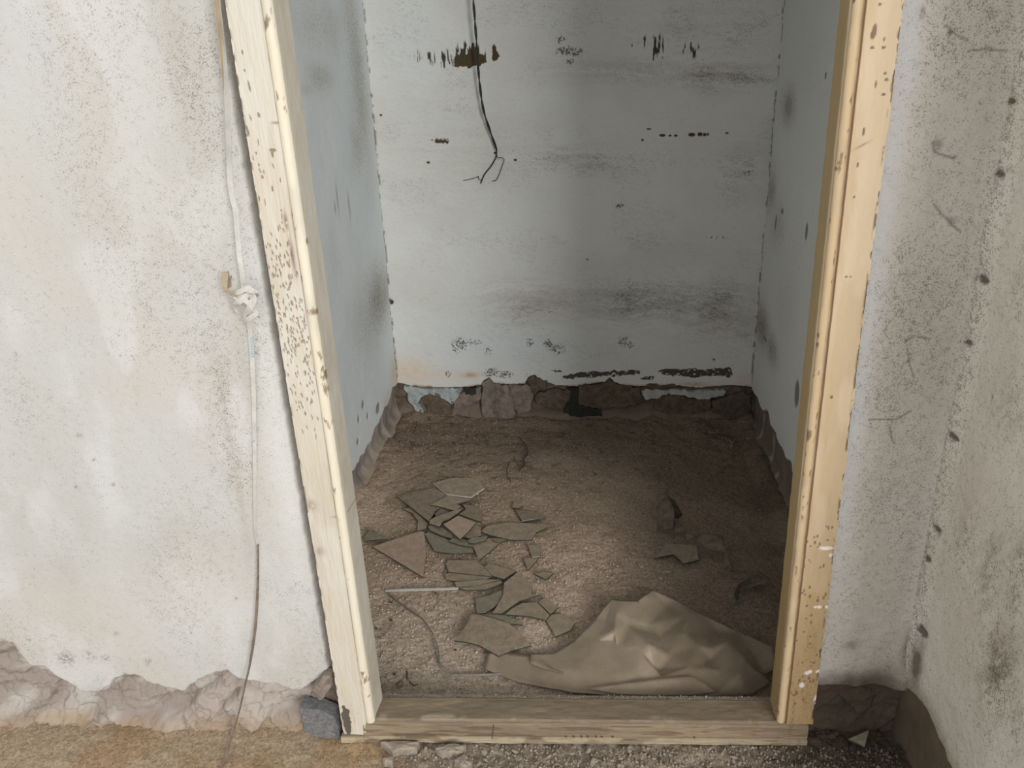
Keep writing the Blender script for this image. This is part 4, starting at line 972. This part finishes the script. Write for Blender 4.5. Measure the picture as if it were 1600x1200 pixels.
SH = [
 (A_, [(580, 250), (700, 215), (820, 212), (900, 228), (945, 285), (850, 350), (675, 330)], .024, 1, 'seven-sided dusty glass shard topmost at the far end of the glass heap, pale chipped rim', (0, .03), True),
 (A_, [(320, 345), (450, 312), (590, 283), (690, 335), (640, 420), (600, 445), (550, 525), (430, 430)], .017, 3, 'broad dark glass shard with a point towards the door, under the seven-sided shard', (.02, .0)),
 (A_, [(555, 405), (690, 338), (760, 348), (855, 370), (745, 398), (785, 420), (735, 448), (635, 420)], .0215, 1, 'kite-shaped brown glass shard lapping the broad dark shard', (.0, .03)),
 (A_, [(360, 435), (410, 425), (480, 480), (545, 540), (530, 575), (465, 598), (470, 520), (430, 465)], .007, 1, 'hooked narrow glass sliver sticking out under the broad dark shard'),
 (A_, [(555, 515), (600, 488), (700, 455), (800, 425), (745, 475), (690, 512), (650, 525), (625, 562), (550, 538)], .0225, 1, 'long tapering glass splinter lying across the middle of the heap', (.02, 0)),
 (A_, [(590, 470), (635, 425), (735, 448), (680, 470), (600, 495)], .0135, 3, 'dark glass triangle showing between the kite-shaped shard and the long splinter'),
 (A_, [(790, 400), (860, 410), (905, 413), (930, 440), (930, 532), (870, 510), (760, 472), (812, 440)], .019, 3, 'brown five-sided glass shard on the heap, just beyond the small bright diamond'),
 (A_, [(652, 545), (760, 482), (888, 532), (835, 592), (772, 652)], .030, 0, 'small bright diamond-shaped glass shard on top of the heap', (-.03, .04)),
 (A_, [(540, 560), (560, 548), (650, 570), (722, 618), (715, 645), (640, 625), (560, 590)], .0135, 2, 'dark greenish glass strip tucked under the bright diamond'),
 (A_, [(518, 615), (545, 600), (690, 655), (860, 705), (872, 745), (720, 755), (590, 738)], .009, 2, 'long greenish glass shard with a straight lower edge, at the near side of the heap'),
 (A_, [(690, 665), (720, 640), (850, 660), (862, 707), (765, 692)], .0135, 2, 'dark green curved glass sliver lying on the long greenish shard'),
 (A_, [(800, 632), (885, 545), (922, 570), (922, 625), (832, 645)], .018, 1, 'narrow upright-looking glass piece against the side of the bright diamond'),
 (A_, [(822, 662), (860, 637), (970, 630), (958, 657), (870, 682), (838, 677)], .0205, 2, 'pale green glass sliver between the diamond and the arrow-shaped shard'),
 (A_, [(850, 682), (960, 655), (985, 640), (1010, 672), (1052, 680), (980, 745), (905, 802), (880, 740)], .014, 1, 'arrow-shaped brown glass shard pointing to the door, at the end of the heap', (0, .03)),
 (A_, [(920, 600), (960, 556), (1100, 532), (1380, 540), (1402, 565), (1320, 600), (1285, 655), (1130, 655), (1000, 625)], .008, 1, 'long low glass shard half sunk in dust beside the heap'),
 (A_, [(985, 640), (1060, 645), (1112, 652), (1080, 666), (1050, 680), (1012, 670)], .0055, 3, 'thin glass chip under the arrow-shaped shard'),
 (A_, [(145, 705), (320, 645), (490, 592), (518, 602), (532, 760), (508, 922), (330, 815)], .010, 0, 'large triangular rose-brown dusty glass shard nearest the cream jamb', (.03, .02)),
 (A_, [(83, 638), (125, 590), (215, 630), (255, 648), (90, 662)], .006, 2, 'small dull green glass corner behind the large triangular shard'),
 (A_, [(1165, 440), (1290, 450), (1382, 480), (1375, 496), (1215, 522)], .007, 3, 'lone four-sided glass chip in the dust beyond the long low shard'),
 (A_, [(1140, 425), (1160, 382), (1222, 410), (1190, 432)], .006, 1, 'tiny glass chip touching the lone four-sided chip'),
 (A_, [(1252, 690), (1350, 692), (1342, 775), (1287, 782)], .006, 1, 'squarish dusty glass chip above the small downward triangle'),
 (A_, [(1222, 785), (1332, 785), (1300, 830), (1256, 872)], .007, 1, 'small triangular glass chip pointing to the sill, apart from the heap'),
 (A_, [(1300, 897), (1360, 885), (1442, 892), (1382, 938)], .005, 1, 'half-buried grey-brown glass chip beside the curved shard'),
 (A_, [(668, 830), (692, 800), (880, 802), (960, 860), (1003, 917), (850, 902), (690, 885)], .008, 1, 'flat glass shard first of the layered slivers, close to the green shard'),
 (A_, [(655, 897), (700, 890), (1000, 920), (950, 942), (740, 952), (675, 942)], .0055, 1, 'long thin glass layer under the first layered sliver'),
 (A_, [(730, 956), (960, 937), (1062, 940), (870, 987), (745, 992)], .0075, 1, 'tapering glass layer third in the row of layered slivers', (0, .02)),
 (A_, [(752, 996), (870, 990), (1062, 947), (1082, 962), (960, 1010), (810, 1015)], .0052, 1, 'lowest of the layered glass slivers, by the end of the white strip'),
 (A_, [(945, 850), (975, 825), (1180, 880), (1085, 936), (1003, 912)], .0095, 1, 'broken glass wedge where the layered slivers meet the curved shard'),
 (A_, [(1088, 960), (1180, 888), (1250, 930), (1290, 985), (1282, 1040), (1345, 1047), (1200, 1090), (1072, 1180), (1002, 1180), (1075, 1060)], .013, 1, 'big curved brown glass shard with a hooked tail', (.0, .02)),
 (B_, [(858, 260), (950, 240), (1070, 192), (1076, 222), (1050, 275), (1000, 325), (940, 357), (872, 372)], .0085, 2, 'dark green glass shard tucked beside the big curved shard'),
 (B_, [(1080, 376), (1130, 330), (1205, 292), (1315, 286), (1408, 380), (1380, 418), (1250, 388)], .010, 1, 'round-backed glass shard between the curved shard and the big pale one'),
 (B_, [(1320, 286), (1372, 250), (1472, 322), (1412, 376)], .0075, 1, 'small slanted glass piece at the shoulder of the round-backed shard'),
 (B_, [(1380, 422), (1420, 377), (1502, 370), (1592, 442), (1560, 492), (1450, 540)], .007, 1, 'blunt dusty glass shard next to the upper corner of the plastic sheet'),
 (B_, [(895, 374), (1080, 381), (1207, 430), (1207, 452), (1112, 445), (1000, 410)], .0075, 2, 'thin green glass strip showing behind the big pale shard'),
 (B_, [(705, 567), (780, 475), (832, 374), (890, 376), (1000, 408), (1112, 442), (1212, 535), (1272, 602), (1150, 632), (1030, 682), (890, 605), (800, 580)], .014, 1, 'big pale dusty glass shard with concave sides, nearest the plastic sheet', (.0, .03)),
]
for q in SH: shard(*q)
# the flat sliver lying on the sheet's loose end and the buried pieces by the cloth
E_ = lambda X, Y: (960+X*.2, 740+Y*.2)
shard(E_, [(310, 662), (400, 545), (520, 550), (640, 560), (662, 672), (540, 702), (500, 662), (460, 630), (380, 645)], .008, 3, 'dark flat glass piece half buried in dirt in front of the crumpled cloth')
G_ = lambda X, Y: (960+X*.4, 960+Y*.4)
shard(G_, [(912, 487), (995, 452), (978, 518), (955, 505)], .012, 2, 'triangular grey glass shard lying in the dark corner outside the frame', (0, .15))

# ------------------------------------------------------------------ thin plastic strip bent on the dust
strip = empty('plastic_strip', tuple(onZ(650, 980, .004)))
tag(strip, 'thin plastic strip bent round on the dust, one end white', 'strip')
M_STRIPW = flat_mat('strip_white', (.70, .70, .66), .5, .06, 40)
M_STRIPB = flat_mat('strip_dirty', (.235, .20, .16), .6, .3, 60)
M_STRIPG = flat_mat('strip_grey', (.36, .345, .30), .5, .15, 60)
ribbon('white_end', [onZ(*B_(195, 203), .007), onZ(*B_(320, 197), .006), onZ(*B_(500, 193), .006), onZ(*B_(735, 186), .006)], [10, 0, 0, 0], [.008, .0085, .008, .0075], .001, M_STRIPW, strip, (0, 0, 1), 30)
ribbon('bent_run', [onZ(*B_(*p), .005) for p in [(192, 205), (225, 235), (300, 290), (380, 350), (470, 410), (530, 490), (568, 560), (588, 640), (592, 700), (597, 742)]], [60, 75, 80, 80, 80, 75, 75, 78, 75, 60], .007, .0012, M_STRIPB, strip, (0, 0, 1), 90)
ribbon('bent_run', [onZ(*B_(*p), .005) for p in [(597, 742), (640, 785), (688, 820)]], [50, 10, 30], .007, .001, M_STRIPG, strip, (0, 0, 1), 24)
ribbon('bent_run', [onZ(*B_(*p), .0045) for p in [(686, 823), (800, 824), (900, 822), (1050, 815)]], [82, 85, 85, 85], .005, .001, M_STRIPG, strip, (0, 0, 1), 30)

# ------------------------------------------------------------------ crumpled sheets: measured points with heights, faceted folds
def crumple(name, kf, pts, outline, creases, mat, parent=None, cuts=4, smooth_it=2, amp=.0012, thick=.0012, origin=None, scale=30, base=.0):
    P3 = [onZ(*kf(x, y), z+base) for x, y, z in pts]
    xy = [Vector((p[0], p[1])) for p in P3]
    edges = [(outline[i], outline[(i+1) % len(outline)]) for i in range(len(outline))]+creases
    vo, eo, fo, *_ = geometry.delaunay_2d_cdt(xy, edges, [], 0, 1e-7)
    poly = [(xy[i].x, xy[i].y) for i in outline]
    zz = []
    for v in vo:
        d = [(v.x-q.x)**2+(v.y-q.y)**2 for q in xy]; k = int(np.argmin(d))
        if d[k] < 1e-9: zz.append(P3[k][2])
        else:
            w_ = np.array([1/(q+1e-9) for q in d]); zz.append(float((w_*[p[2] for p in P3]).sum()/w_.sum()))
    bm = bmesh.new(); vs = [bm.verts.new((v.x, v.y, z)) for v, z in zip(vo, zz)]
    for f in fo:
        c = sum((vo[i] for i in f), Vector((0, 0)))/len(f)
        if inpoly(np.array([c.x]), np.array([c.y]), poly)[0] > .5:
            try: bm.faces.new([vs[i] for i in f])
            except ValueError: pass
    bmesh.ops.delete(bm, geom=[v for v in bm.verts if not v.link_faces], context='VERTS')
    bmesh.ops.subdivide_edges(bm, edges=bm.edges[:], cuts=cuts, use_grid_fill=True)
    for _ in range(smooth_it): bmesh.ops.smooth_vert(bm, verts=[v for v in bm.verts if not v.is_boundary], factor=.5, use_axis_x=True, use_axis_y=True, use_axis_z=True)
    bm.normal_update()
    co_ = np.array([v.co for v in bm.verts])
    nz = (fbm(co_[:, 0]*scale, co_[:, 1]*scale, 33)-.5)*2*amp+(fbm(co_[:, 0]*scale*4, co_[:, 1]*scale*4, 35)-.5)*amp
    for v, k in zip(bm.verts, nz): v.co.z += k
    for f in bm.faces: f.smooth = True
    og = Vector(co_.mean(0)) if origin is None else Vector(origin)
    pl = parent.matrix_basis.translation if parent else Vector()
    for v in bm.verts: v.co -= og
    me = bpy.data.meshes.new(name); bm.to_mesh(me); bm.free(); me.materials.append(mat)
    o = bpy.data.objects.new(name, me); o.location = og-pl; link(o, parent)
    md = o.modifiers.new('thickness', 'SOLIDIFY'); md.thickness = thick; md.offset = 0
    return o
def plastic_mat():
    mt, n, b = nt('dusty_plastic')
    vec = N(n, 'ShaderNodeTexCoord').outputs['Object']
    a = noise(n, vec, 14, 6, .7); g = noise(n, vec, 120, 4, .7)
    sx = N(n, 'ShaderNodeSeparateXYZ'); L(n, vec, sx.inputs[0])
    bare_shade = ramp(n, math_(n, 'ADD', sx.outputs[0], math_(n, 'MULTIPLY', a, .10)), .02, .14)   # dust on the cream-jamb half; the rest barer film, its shade painted browner
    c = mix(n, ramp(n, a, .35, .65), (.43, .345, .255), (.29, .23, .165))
    c = mix(n, bare_shade, c, (.27, .21, .15))
    c = mix(n, ramp(n, g, .58, .75, 0, .5), c, (.16, .125, .095))
    L(n, c, b.inputs['Base Color']); L(n, ramp(n, a, .35, .65, .28, .55), b.inputs['Roughness'])
    b.inputs['Specular IOR Level'].default_value = .45
    L(n, math_(n, 'SUBTRACT', ramp(n, a, .35, .65, .80, .96), math_(n, 'MULTIPLY', bare_shade, .36)), b.inputs['Alpha'])
    bump(n, b, g, .3, .0006); return mt
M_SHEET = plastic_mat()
K_ = lambda X, Y: (740+X*.325, 880+Y*.325)
sheet = empty('plastic_sheet', tuple(onZ(1000, 1010, .0)))
tag(sheet, 'large crumpled sheet of dusty translucent plastic lying against the sill', 'plastic sheet')
pts = [(55, 510, .004), (72, 430, .012), (170, 428, .010), (275, 440, .010), (380, 428, .014), (480, 370, .020), (590, 262, .032), (662, 172, .050), (720, 178, .052), (790, 182, .045),   # 0-9 far-left edge
       (860, 130, .048), (980, 182, .046), (1100, 250, .044), (1260, 325, .042), (1440, 405, .040), (1455, 500, .020), (1400, 535, .012), (1425, 577, .010), (1330, 632, .006), (1160, 640, .008),  # 10-19
       (1050, 640, .008), (900, 640, .010), (620, 632, .010), (480, 622, .010), (380, 604, .006), (200, 568, .004),   # 20-25 near edge
       (690, 235, .056), (680, 330, .050), (672, 372, .030), (690, 402, .028), (810, 432, .046), (735, 298, .040), (850, 400, .058), (868, 500, .022), (830, 200, .040), (845, 300, .030),  # 26-35
       (905, 550, .026), (640, 270, .036), (600, 370, .030), (560, 450, .026), (1030, 250, .050), (1010, 330, .052), (940, 440, .030), (890, 510, .014), (1060, 330, .038), (1080, 400, .040),   # 36-45
       (1140, 460, .022), (1220, 382, .058), (1140, 412, .040), (1300, 460, .044), (1390, 540, .022), (1200, 520, .026), (1270, 540, .036), (1040, 500, .036), (1340, 420, .030), (930, 200, .028), (1180, 330, .026), (1050, 560, .024), (300, 520, .010), (450, 520, .022), (900, 350, .026), (770, 520, .030), (660, 540, .024)]
outl = list(range(0, 26))
cre = [(7, 26), (26, 27), (27, 28), (28, 29), (29, 30), (30, 36), (31, 32), (32, 33), (27, 31), (9, 34), (34, 35), (10, 34), (40, 41), (41, 42), (42, 43), (40, 44), (44, 45), (45, 46), (47, 48), (48, 46), (47, 49), (49, 50), (47, 54), (46, 51), (51, 52), (26, 37), (37, 38), (38, 39), (12, 40), (36, 33), (55, 40), (13, 56), (56, 47)]
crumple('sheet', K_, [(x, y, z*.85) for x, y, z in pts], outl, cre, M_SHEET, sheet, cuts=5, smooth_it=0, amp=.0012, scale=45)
# the hem folded back along the sill
hem = [(545, 603, .026), (640, 590, .031), (760, 572, .034), (900, 553, .037), (1050, 543, .040), (1110, 578, .036), (1165, 618, .026), (1060, 634, .020), (900, 636, .020), (700, 632, .018)]
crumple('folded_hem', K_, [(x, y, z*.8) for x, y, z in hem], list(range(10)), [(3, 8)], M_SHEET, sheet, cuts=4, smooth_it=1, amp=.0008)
# loose upper layer ending in a dark edge at the left
lay = [(275, 432, .0135), (272, 480, .0125), (340, 508, .014), (430, 537, .019), (450, 470, .010), (400, 440, .006)]
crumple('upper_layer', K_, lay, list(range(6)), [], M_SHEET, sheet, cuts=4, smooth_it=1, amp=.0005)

# ------------------------------------------------------------------ crumpled dark cloth scraps
M_RAG = flat_mat('dirty_cloth', (.135, .105, .08), .85, .35, 50, .2, .0012)
M_RAGD = flat_mat('dirty_cloth_dark', (.10, .085, .065), .85, .35, 50, .2, .0012)
r1 = [(330, 250, .045), (372, 205, .055), (410, 165, .062), (440, 225, .060), (466, 285, .058), (465, 365, .045), (462, 432, .020), (395, 445, .012), (330, 456, .008), (335, 350, .028), (400, 300, .046)]
o = crumple('cloth_scrap', E_, r1, list(range(10)), [(2, 10), (10, 7)], M_RAG, None, 4, 1, .0012, base=.009)
tag(o, 'upright dark cloth flap at the far end of the torn scraps', 'cloth scrap', 'torn cloth scraps on the dark floor')
crumple('back_fold', E_, [(412, 168, .058), (470, 215, .034), (532, 322, .006), (500, 350, .008), (470, 350, .030), (466, 285, .050), (440, 225, .054)], list(range(7)), [], M_RAGD, o, 3, 1, .001, base=.009)
crumple('corner_fold', E_, [(466, 366, .030), (510, 392, .028), (548, 432, .020), (520, 466, .010), (460, 460, .010)], list(range(5)), [], M_RAG, o, 3, 1, .001, base=.009)
r2 = [(545, 470, .012), (560, 455, .026), (640, 485, .030), (700, 462, .034), (780, 470, .032), (850, 500, .030), (862, 560, .032), (885, 640, .026), (930, 752, .010), (850, 742, .008), (852, 620, .014), (745, 603, .014), (690, 555, .018), (640, 505, .020), (560, 527, .008), (760, 540, .026)]
o = crumple('cloth_scrap', E_, r2, list(range(15)), [(3, 15), (15, 5), (15, 12)], M_RAG, None, 4, 1, .0014, base=.009)
tag(o, 'long twisted dark cloth scrap in the middle of the torn scraps', 'cloth scrap', 'torn cloth scraps on the dark floor')
r3 = [(935, 755, .006), (1060, 762, .022), (1150, 772, .018), (1215, 822, .026), (1222, 855, .020), (1190, 882, .014), (1140, 862, .022), (1060, 895, .012), (975, 928, .010), (962, 1005, .014), (888, 1062, .006), (930, 945, .020), (968, 862, .026), (1075, 800, .014)]
o = crumple('cloth_scrap', E_, r3, list(range(14)), [(12, 7), (11, 8)], M_RAGD, None, 4, 1, .0014, base=.009)
tag(o, 'dark cloth scrap with a knotted end, closest to the yellow jamb', 'cloth scrap', 'torn cloth scraps on the dark floor')

# ------------------------------------------------------------------ stones, clods, twigs
M_PEB = flat_mat('pebble_dark', (.085, .06, .045), .8, .3, 120)
M_DISC = flat_mat('pebble_brown', (.30, .19, .14), .7, .15, 80)
M_CLOD = flat_mat('mortar_crumb', (.29, .25, .21), .92, .25, 90, grain=.001, dust=((.34, .28, .22), 60, .45, .6))
M_CLOD_SHADED = flat_mat('mortar_crumb_shaded', (.06, .047, .033), .92, .3, 90, grain=.001)  # shaded copy of the mortar colour for clods in the dim corner
c = onZ(*B_(305, 885), .004)
tag(rockmesh('flat_pebble', c, (.0075, .0105, .004), M_DISC, 4), 'flat oval brown pebble lying at the inner edge of the sill', 'pebble')
for i, (x, y, lab) in enumerate([(570, 222, 'tiny dark pebble just below the white end of the plastic strip'), (238, 290, 'tiny dark pebble outside the corner where the plastic strip turns'), (240, 420, 'tiny reddish-dark pebble midway between the cream jamb and the bent strip'), (80, 460, 'larger of two tiny dark pebbles close to the cream jamb'), (130, 478, 'smaller of two tiny dark pebbles close to the cream jamb'), (712, 635, 'lone tiny dark pebble between the bent strip and the big pale shard'), (265, 815, 'tiny dark pebble just beyond the flat oval brown pebble')]):
    c = onZ(*B_(x, y), .002)
    tag(rockmesh('dark_pebble', c, (.0042, .0045, .0035), M_PEB, 20+i, sub=1, rot=i), lab, 'pebble', 'tiny dark pebbles on the pale dust')
tw = [onZ(*B_(355, 795), .004), onZ(*B_(357, 820), .006), onZ(*B_(358, 852), .004)]
tag(tube('twig', spline(tw, 10), .0016, M_PEB, None, 6, tuple(tw[1])), 'short dark twig end beside the flat brown pebble', 'twig')
tw = [onZ(*B_(375, 862), .004), onZ(*B_(388, 885), .004), onZ(*B_(415, 898), .004), onZ(*B_(440, 888), .004)]
tag(tube('twig', spline(tw, 16), .0011, M_PEB, None, 6, tuple(tw[1])), 'small curled dark twig just beyond the sill', 'twig')
kr = lambda X, Y: (560+X*.2125, 520+Y*.2125)
tw = [onZ(*kr(1185, 770), .010), onZ(*kr(1220, 815), .010), onZ(*kr(1243, 880), .009), onZ(*kr(1215, 930), .009), onZ(*kr(1218, 970), .009), onZ(*kr(1180, 1010), .008)]
tag(tube('twig', spline(tw, 40), .0030, M_PEB, None, 6, tuple(tw[2]), np.linspace(.6, 1.2, 40)), 'dark S-shaped root lying in the dirt before the back wall', 'twig')
tw = [onZ(*kr(1110, 950), .007), onZ(*kr(1092, 1000), .007), onZ(*kr(1095, 1050), .007), onZ(*kr(1120, 1092), .006)]
tag(tube('twig', spline(tw, 24), .0016, M_PEB, None, 6, tuple(tw[2])), 'thin curved dark twig beside the S-shaped root', 'twig')
tw = [onZ(*kr(430, 650), .022), onZ(*kr(425, 690), .018), onZ(*kr(405, 735), .014)]
tag(tube('twig', spline(tw, 16), .0018, M_PEB, None, 6, tuple(tw[1])), 'dark twig at the foot of the blue paint patch', 'twig')
# pale crumbs in the dark end of the room
for i, (kf, x, y, a, b_, lab) in enumerate([(k6, 1153, 660, .0075, .0085, 'round whitish crumb of plaster on the dark floor by the back corner'), (k6, 1100, 572, .004, .011, 'thin pale plaster splinter against the foot of the back wall'), (E_, 215, 725, .008, .005, 'pale oval crumb on dark earth beyond the plastic sheet'), (E_, 420, 765, .005, .010, 'pale slanted crumb beyond the top corner of the plastic sheet'), (E_, 360, 815, .010, .005, 'long tan crumb just behind the plastic sheet'), (E_, 305, 862, .006, .004, 'tan crumb touching the far corner of the plastic sheet')]):
    tag(rockmesh('plaster_crumb', onZ(*kf(x, y), .008), (a, b_, .004), M_CLOD, 50+i, sub=2, rot=.5*i), lab, 'plaster crumb')
straw = [onZ(*k6(1035, 665), .009), onZ(*k6(1052, 690), .011), onZ(*k6(1055, 715), .008)]
so = tube('straw_scrap', spline(straw, 14), .0018, M_CLOD, None, 6, tuple(straw[1]))
tag(so, 'forked pale straw scrap on the dark floor near the back wall', 'straw')
tube('fork', spline([onZ(*k6(1082, 655), .009), onZ(*k6(1062, 680), .011), onZ(*k6(1045, 712), .008)], 14), .0015, M_CLOD, so, 6, None)
bpy.data.objects['fork'].location = -so.location
straw = [onZ(*k6(905, 620), .010), onZ(*k6(950, 625), .010), onZ(*k6(970, 600), .012)]
tag(tube('straw_scrap', spline(straw, 14), .0014, M_CLOD, None, 6, tuple(straw[1])), 'bent pale straw under the white paint strip of the back wall', 'straw')

# mortar lumps in front of the sill
H_ = lambda X, Y: (460+X*.3125, 1040+Y*.3125)
big = [(H_, [(430, 382), (520, 376), (625, 384), (612, 416), (560, 420), (490, 432)], 'long pale mortar chunk lying under the sill near the cream jamb'),
       (H_, [(705, 412), (800, 388), (860, 398), (842, 432), (770, 436), (725, 430)], 'grey mortar slab in front of the middle of the sill'),
       (H_, [(440, 470), (470, 455), (495, 462), (490, 484), (450, 482)], 'small pale mortar lump on the ochre floor'),
       (H_, [(800, 470), (850, 440), (890, 480), (870, 510), (830, 500)], 'angular grey mortar slab at the lower edge below the sill')]
for i, (kf, P, lab) in enumerate(big):
    q = [onZ(*kf(*p), .010) for p in jag(P, 3, .2, i)]; n = len(q); c = np.mean(q, 0); r = random.Random(i)
    V = [c+np.array([0, 0, .004])]+[c+(p-c)*.8+np.array([0, 0, .002+r.uniform(-.001, .002)]) for p in q]+q+[p-np.array([0, 0, .014]) for p in q]
    fs = []
    for a in range(n):
        b_ = (a+1) % n
        fs += [[0, 1+a, 1+b_], [1+a, 1+n+a, 1+n+b_, 1+b_], [1+n+a, 1+2*n+a, 1+2*n+b_, 1+n+b_]]
    tag(mesh_obj('mortar_chunk', V, fs, M_CLOD, None, False, tuple(c)), lab, 'mortar chunk')
protos = [rockmesh('mortar_lump', (0, 0, 0), (1.1, .75, .55), M_CLOD, 70+i, sub=2, cutr=(.28, .72), ncut=14).data for i in range(5)]
for o in [o for o in C.objects if o.name.startswith('mortar_lump')]: bpy.data.objects.remove(o)
def lump(name, me, p, s, lab, cat, grp):
    o = bpy.data.objects.new(name, me); o.location = p; o.scale = (s, s, s); o.rotation_euler = (random.uniform(-.4, .4), random.uniform(-.4, .4), random.uniform(0, 6.3)); link(o)
    return tag(o, lab, cat, grp)
rr = random.Random(12)
for i in range(70):
    x = rr.triangular(690, 1250, 900); y = rr.uniform(1166, 1200)
    lump('mortar_lump', protos[i % 5], onZ(x, y, .003), rr.uniform(.0035, .0075)*(1.9 if i % 6 == 0 else 1), *[('grey mortar lump in the rubble under the cracked stretch of the sill', 'mortar lump', 'mortar lumps under the cracked stretch of sill'), ('grey mortar lump in the rubble under the row of dark nail pits in the sill', 'mortar lump', 'mortar lumps under the nail pits of the sill'), ('dull mortar lump in the rubble where the sill nears the yellow jamb', 'mortar lump', 'mortar lumps by the yellow jamb')][0 if x < 850 else 1 if x < 1000 else 2])
for mt_i, me in enumerate(list(protos)):
    m2 = me.copy(); m2.materials.clear(); m2.materials.append(M_CLOD_SHADED); protos.append(m2)
for i in range(34):
    x = rr.uniform(1275, 1415); y = rr.uniform(1128, 1195)
    lump('earth_clod', protos[5+i % 5], onZ(x, y, .003), rr.uniform(.004, .012), 'dark earth clod heaped in the dim corner beside the yellow jamb', 'clod', 'earth clods in the dim corner')

# loose grit: thousands of grains nobody could count
def grit(name, n, sampler, smin, smax, cols, label):
    base = np.array([(1, 0, 0), (-1, 0, 0), (0, 1, 0), (0, -1, 0), (0, 0, 1), (0, 0, -1)], float)
    tri = np.array([(0, 2, 4), (2, 1, 4), (1, 3, 4), (3, 0, 4), (2, 0, 5), (1, 2, 5), (3, 1, 5), (0, 3, 5)])
    P, z, lc = sampler(n); n = len(P)
    s = smin+(smax-smin)*rng.random(n)**3.2
    a = rng.random(n)*6.28; st = .6+.8*rng.random((n, 3))
    V = base[None]*s[:, None, None]*st[:, None, :]
    x = V[..., 0]*np.cos(a)[:, None]-V[..., 1]*np.sin(a)[:, None]; y = V[..., 0]*np.sin(a)[:, None]+V[..., 1]*np.cos(a)[:, None]
    V = np.stack([x+P[:, 0:1], y+P[:, 1:2], V[..., 2]+z[:, None]+s[:, None]*.35], -1).reshape(-1, 3)
    T = (tri[None]+np.arange(n)[:, None, None]*6).reshape(-1, 3)
    me = bpy.data.meshes.new(name); me.vertices.add(len(V)); me.vertices.foreach_set('co', V.ravel())
    me.loops.add(T.size); me.loops.foreach_set('vertex_index', T.ravel().astype(np.int32))
    me.polygons.add(len(T)); me.polygons.foreach_set('loop_start', np.arange(0, T.size, 3, dtype=np.int32)); me.update(calc_edges=True)
    pal = np.array(cols)[rng.integers(0, len(cols), n)]*(.75+.5*rng.random((n, 1)))
    if lc is not None: pal = pal*.35+lc*(.75+.7*rng.random((n, 1)))*.65
    set_attrs(me, {'Col': np.repeat(pal, 6, 0)}); me.materials.append(M_GRIT)
    o = link(bpy.data.objects.new(name, me)); tag(o, label, 'grit', kind='stuff'); return o
STRIP_XY = np.array([onZ(*B_(*p))[:2] for p in [(195+18*i, 203-.6*i) for i in range(31)]+[(192, 205), (245, 250), (300, 290), (340, 320), (380, 350), (425, 380), (470, 410), (500, 450), (530, 490), (550, 525), (568, 560), (580, 600), (588, 640), (592, 700), (597, 742), (640, 785), (688, 820)]+[(700+20*i, 823) for i in range(18)]])
def samp_in(n):
    U = XL+.03+(XR-XL-.06)*rng.random(n); V = .08+(YB-.11)*rng.random(n)
    k = fbm(U*6, V*6, 71)+.25*(V < .7)*(U < .1)-.15*(U > .2); keep = rng.random(n) < sstep(.32, .75, k)
    keep &= ((U[:, None]-STRIP_XY[None, :, 0])**2+(V[:, None]-STRIP_XY[None, :, 1])**2).min(1) > .012**2
    U, V = U[keep], V[keep]; return np.stack([U, V], -1), *[a[0] for a in f_floor_in(U[None], V[None])[:2]]
grit('floor_grit', 26000, samp_in, .0009, .0038, [(.44, .36, .285), (.36, .28, .215), (.28, .21, .155), (.54, .47, .39)], 'fine grit strewn over the earth floor of the small room')
def samp_out(n):
    U = -.5+1.08*rng.random(n); V = -.12+.115*rng.random(n); k = sstep(-.45, -.2, U)*.9+.1
    keep = rng.random(n) < k; U, V = U[keep], V[keep]; return np.stack([U, V], -1), *[a[0] for a in f_floor_out(U[None], V[None])[:2]]
grit('sill_grit', 5000, samp_out, .001, .0045, [(.30, .265, .22), (.22, .19, .155), (.36, .32, .28)], 'crumbled mortar grit in front of the door sill')
def samp_sill(n):
    U = -.41+.74*rng.random(n); V = .0625+.012*rng.random(n); keep = rng.random(n) < .35+.65*sstep(-.2, .0, U)
    U, V = U[keep], V[keep]; return np.stack([U, V], -1), np.full(len(U), .0465), None
grit('ledge_grit', 800, samp_sill, .0008, .0028, [(.26, .22, .175), (.20, .165, .13)], 'dust and grit caught on the inner ledge of the sill')
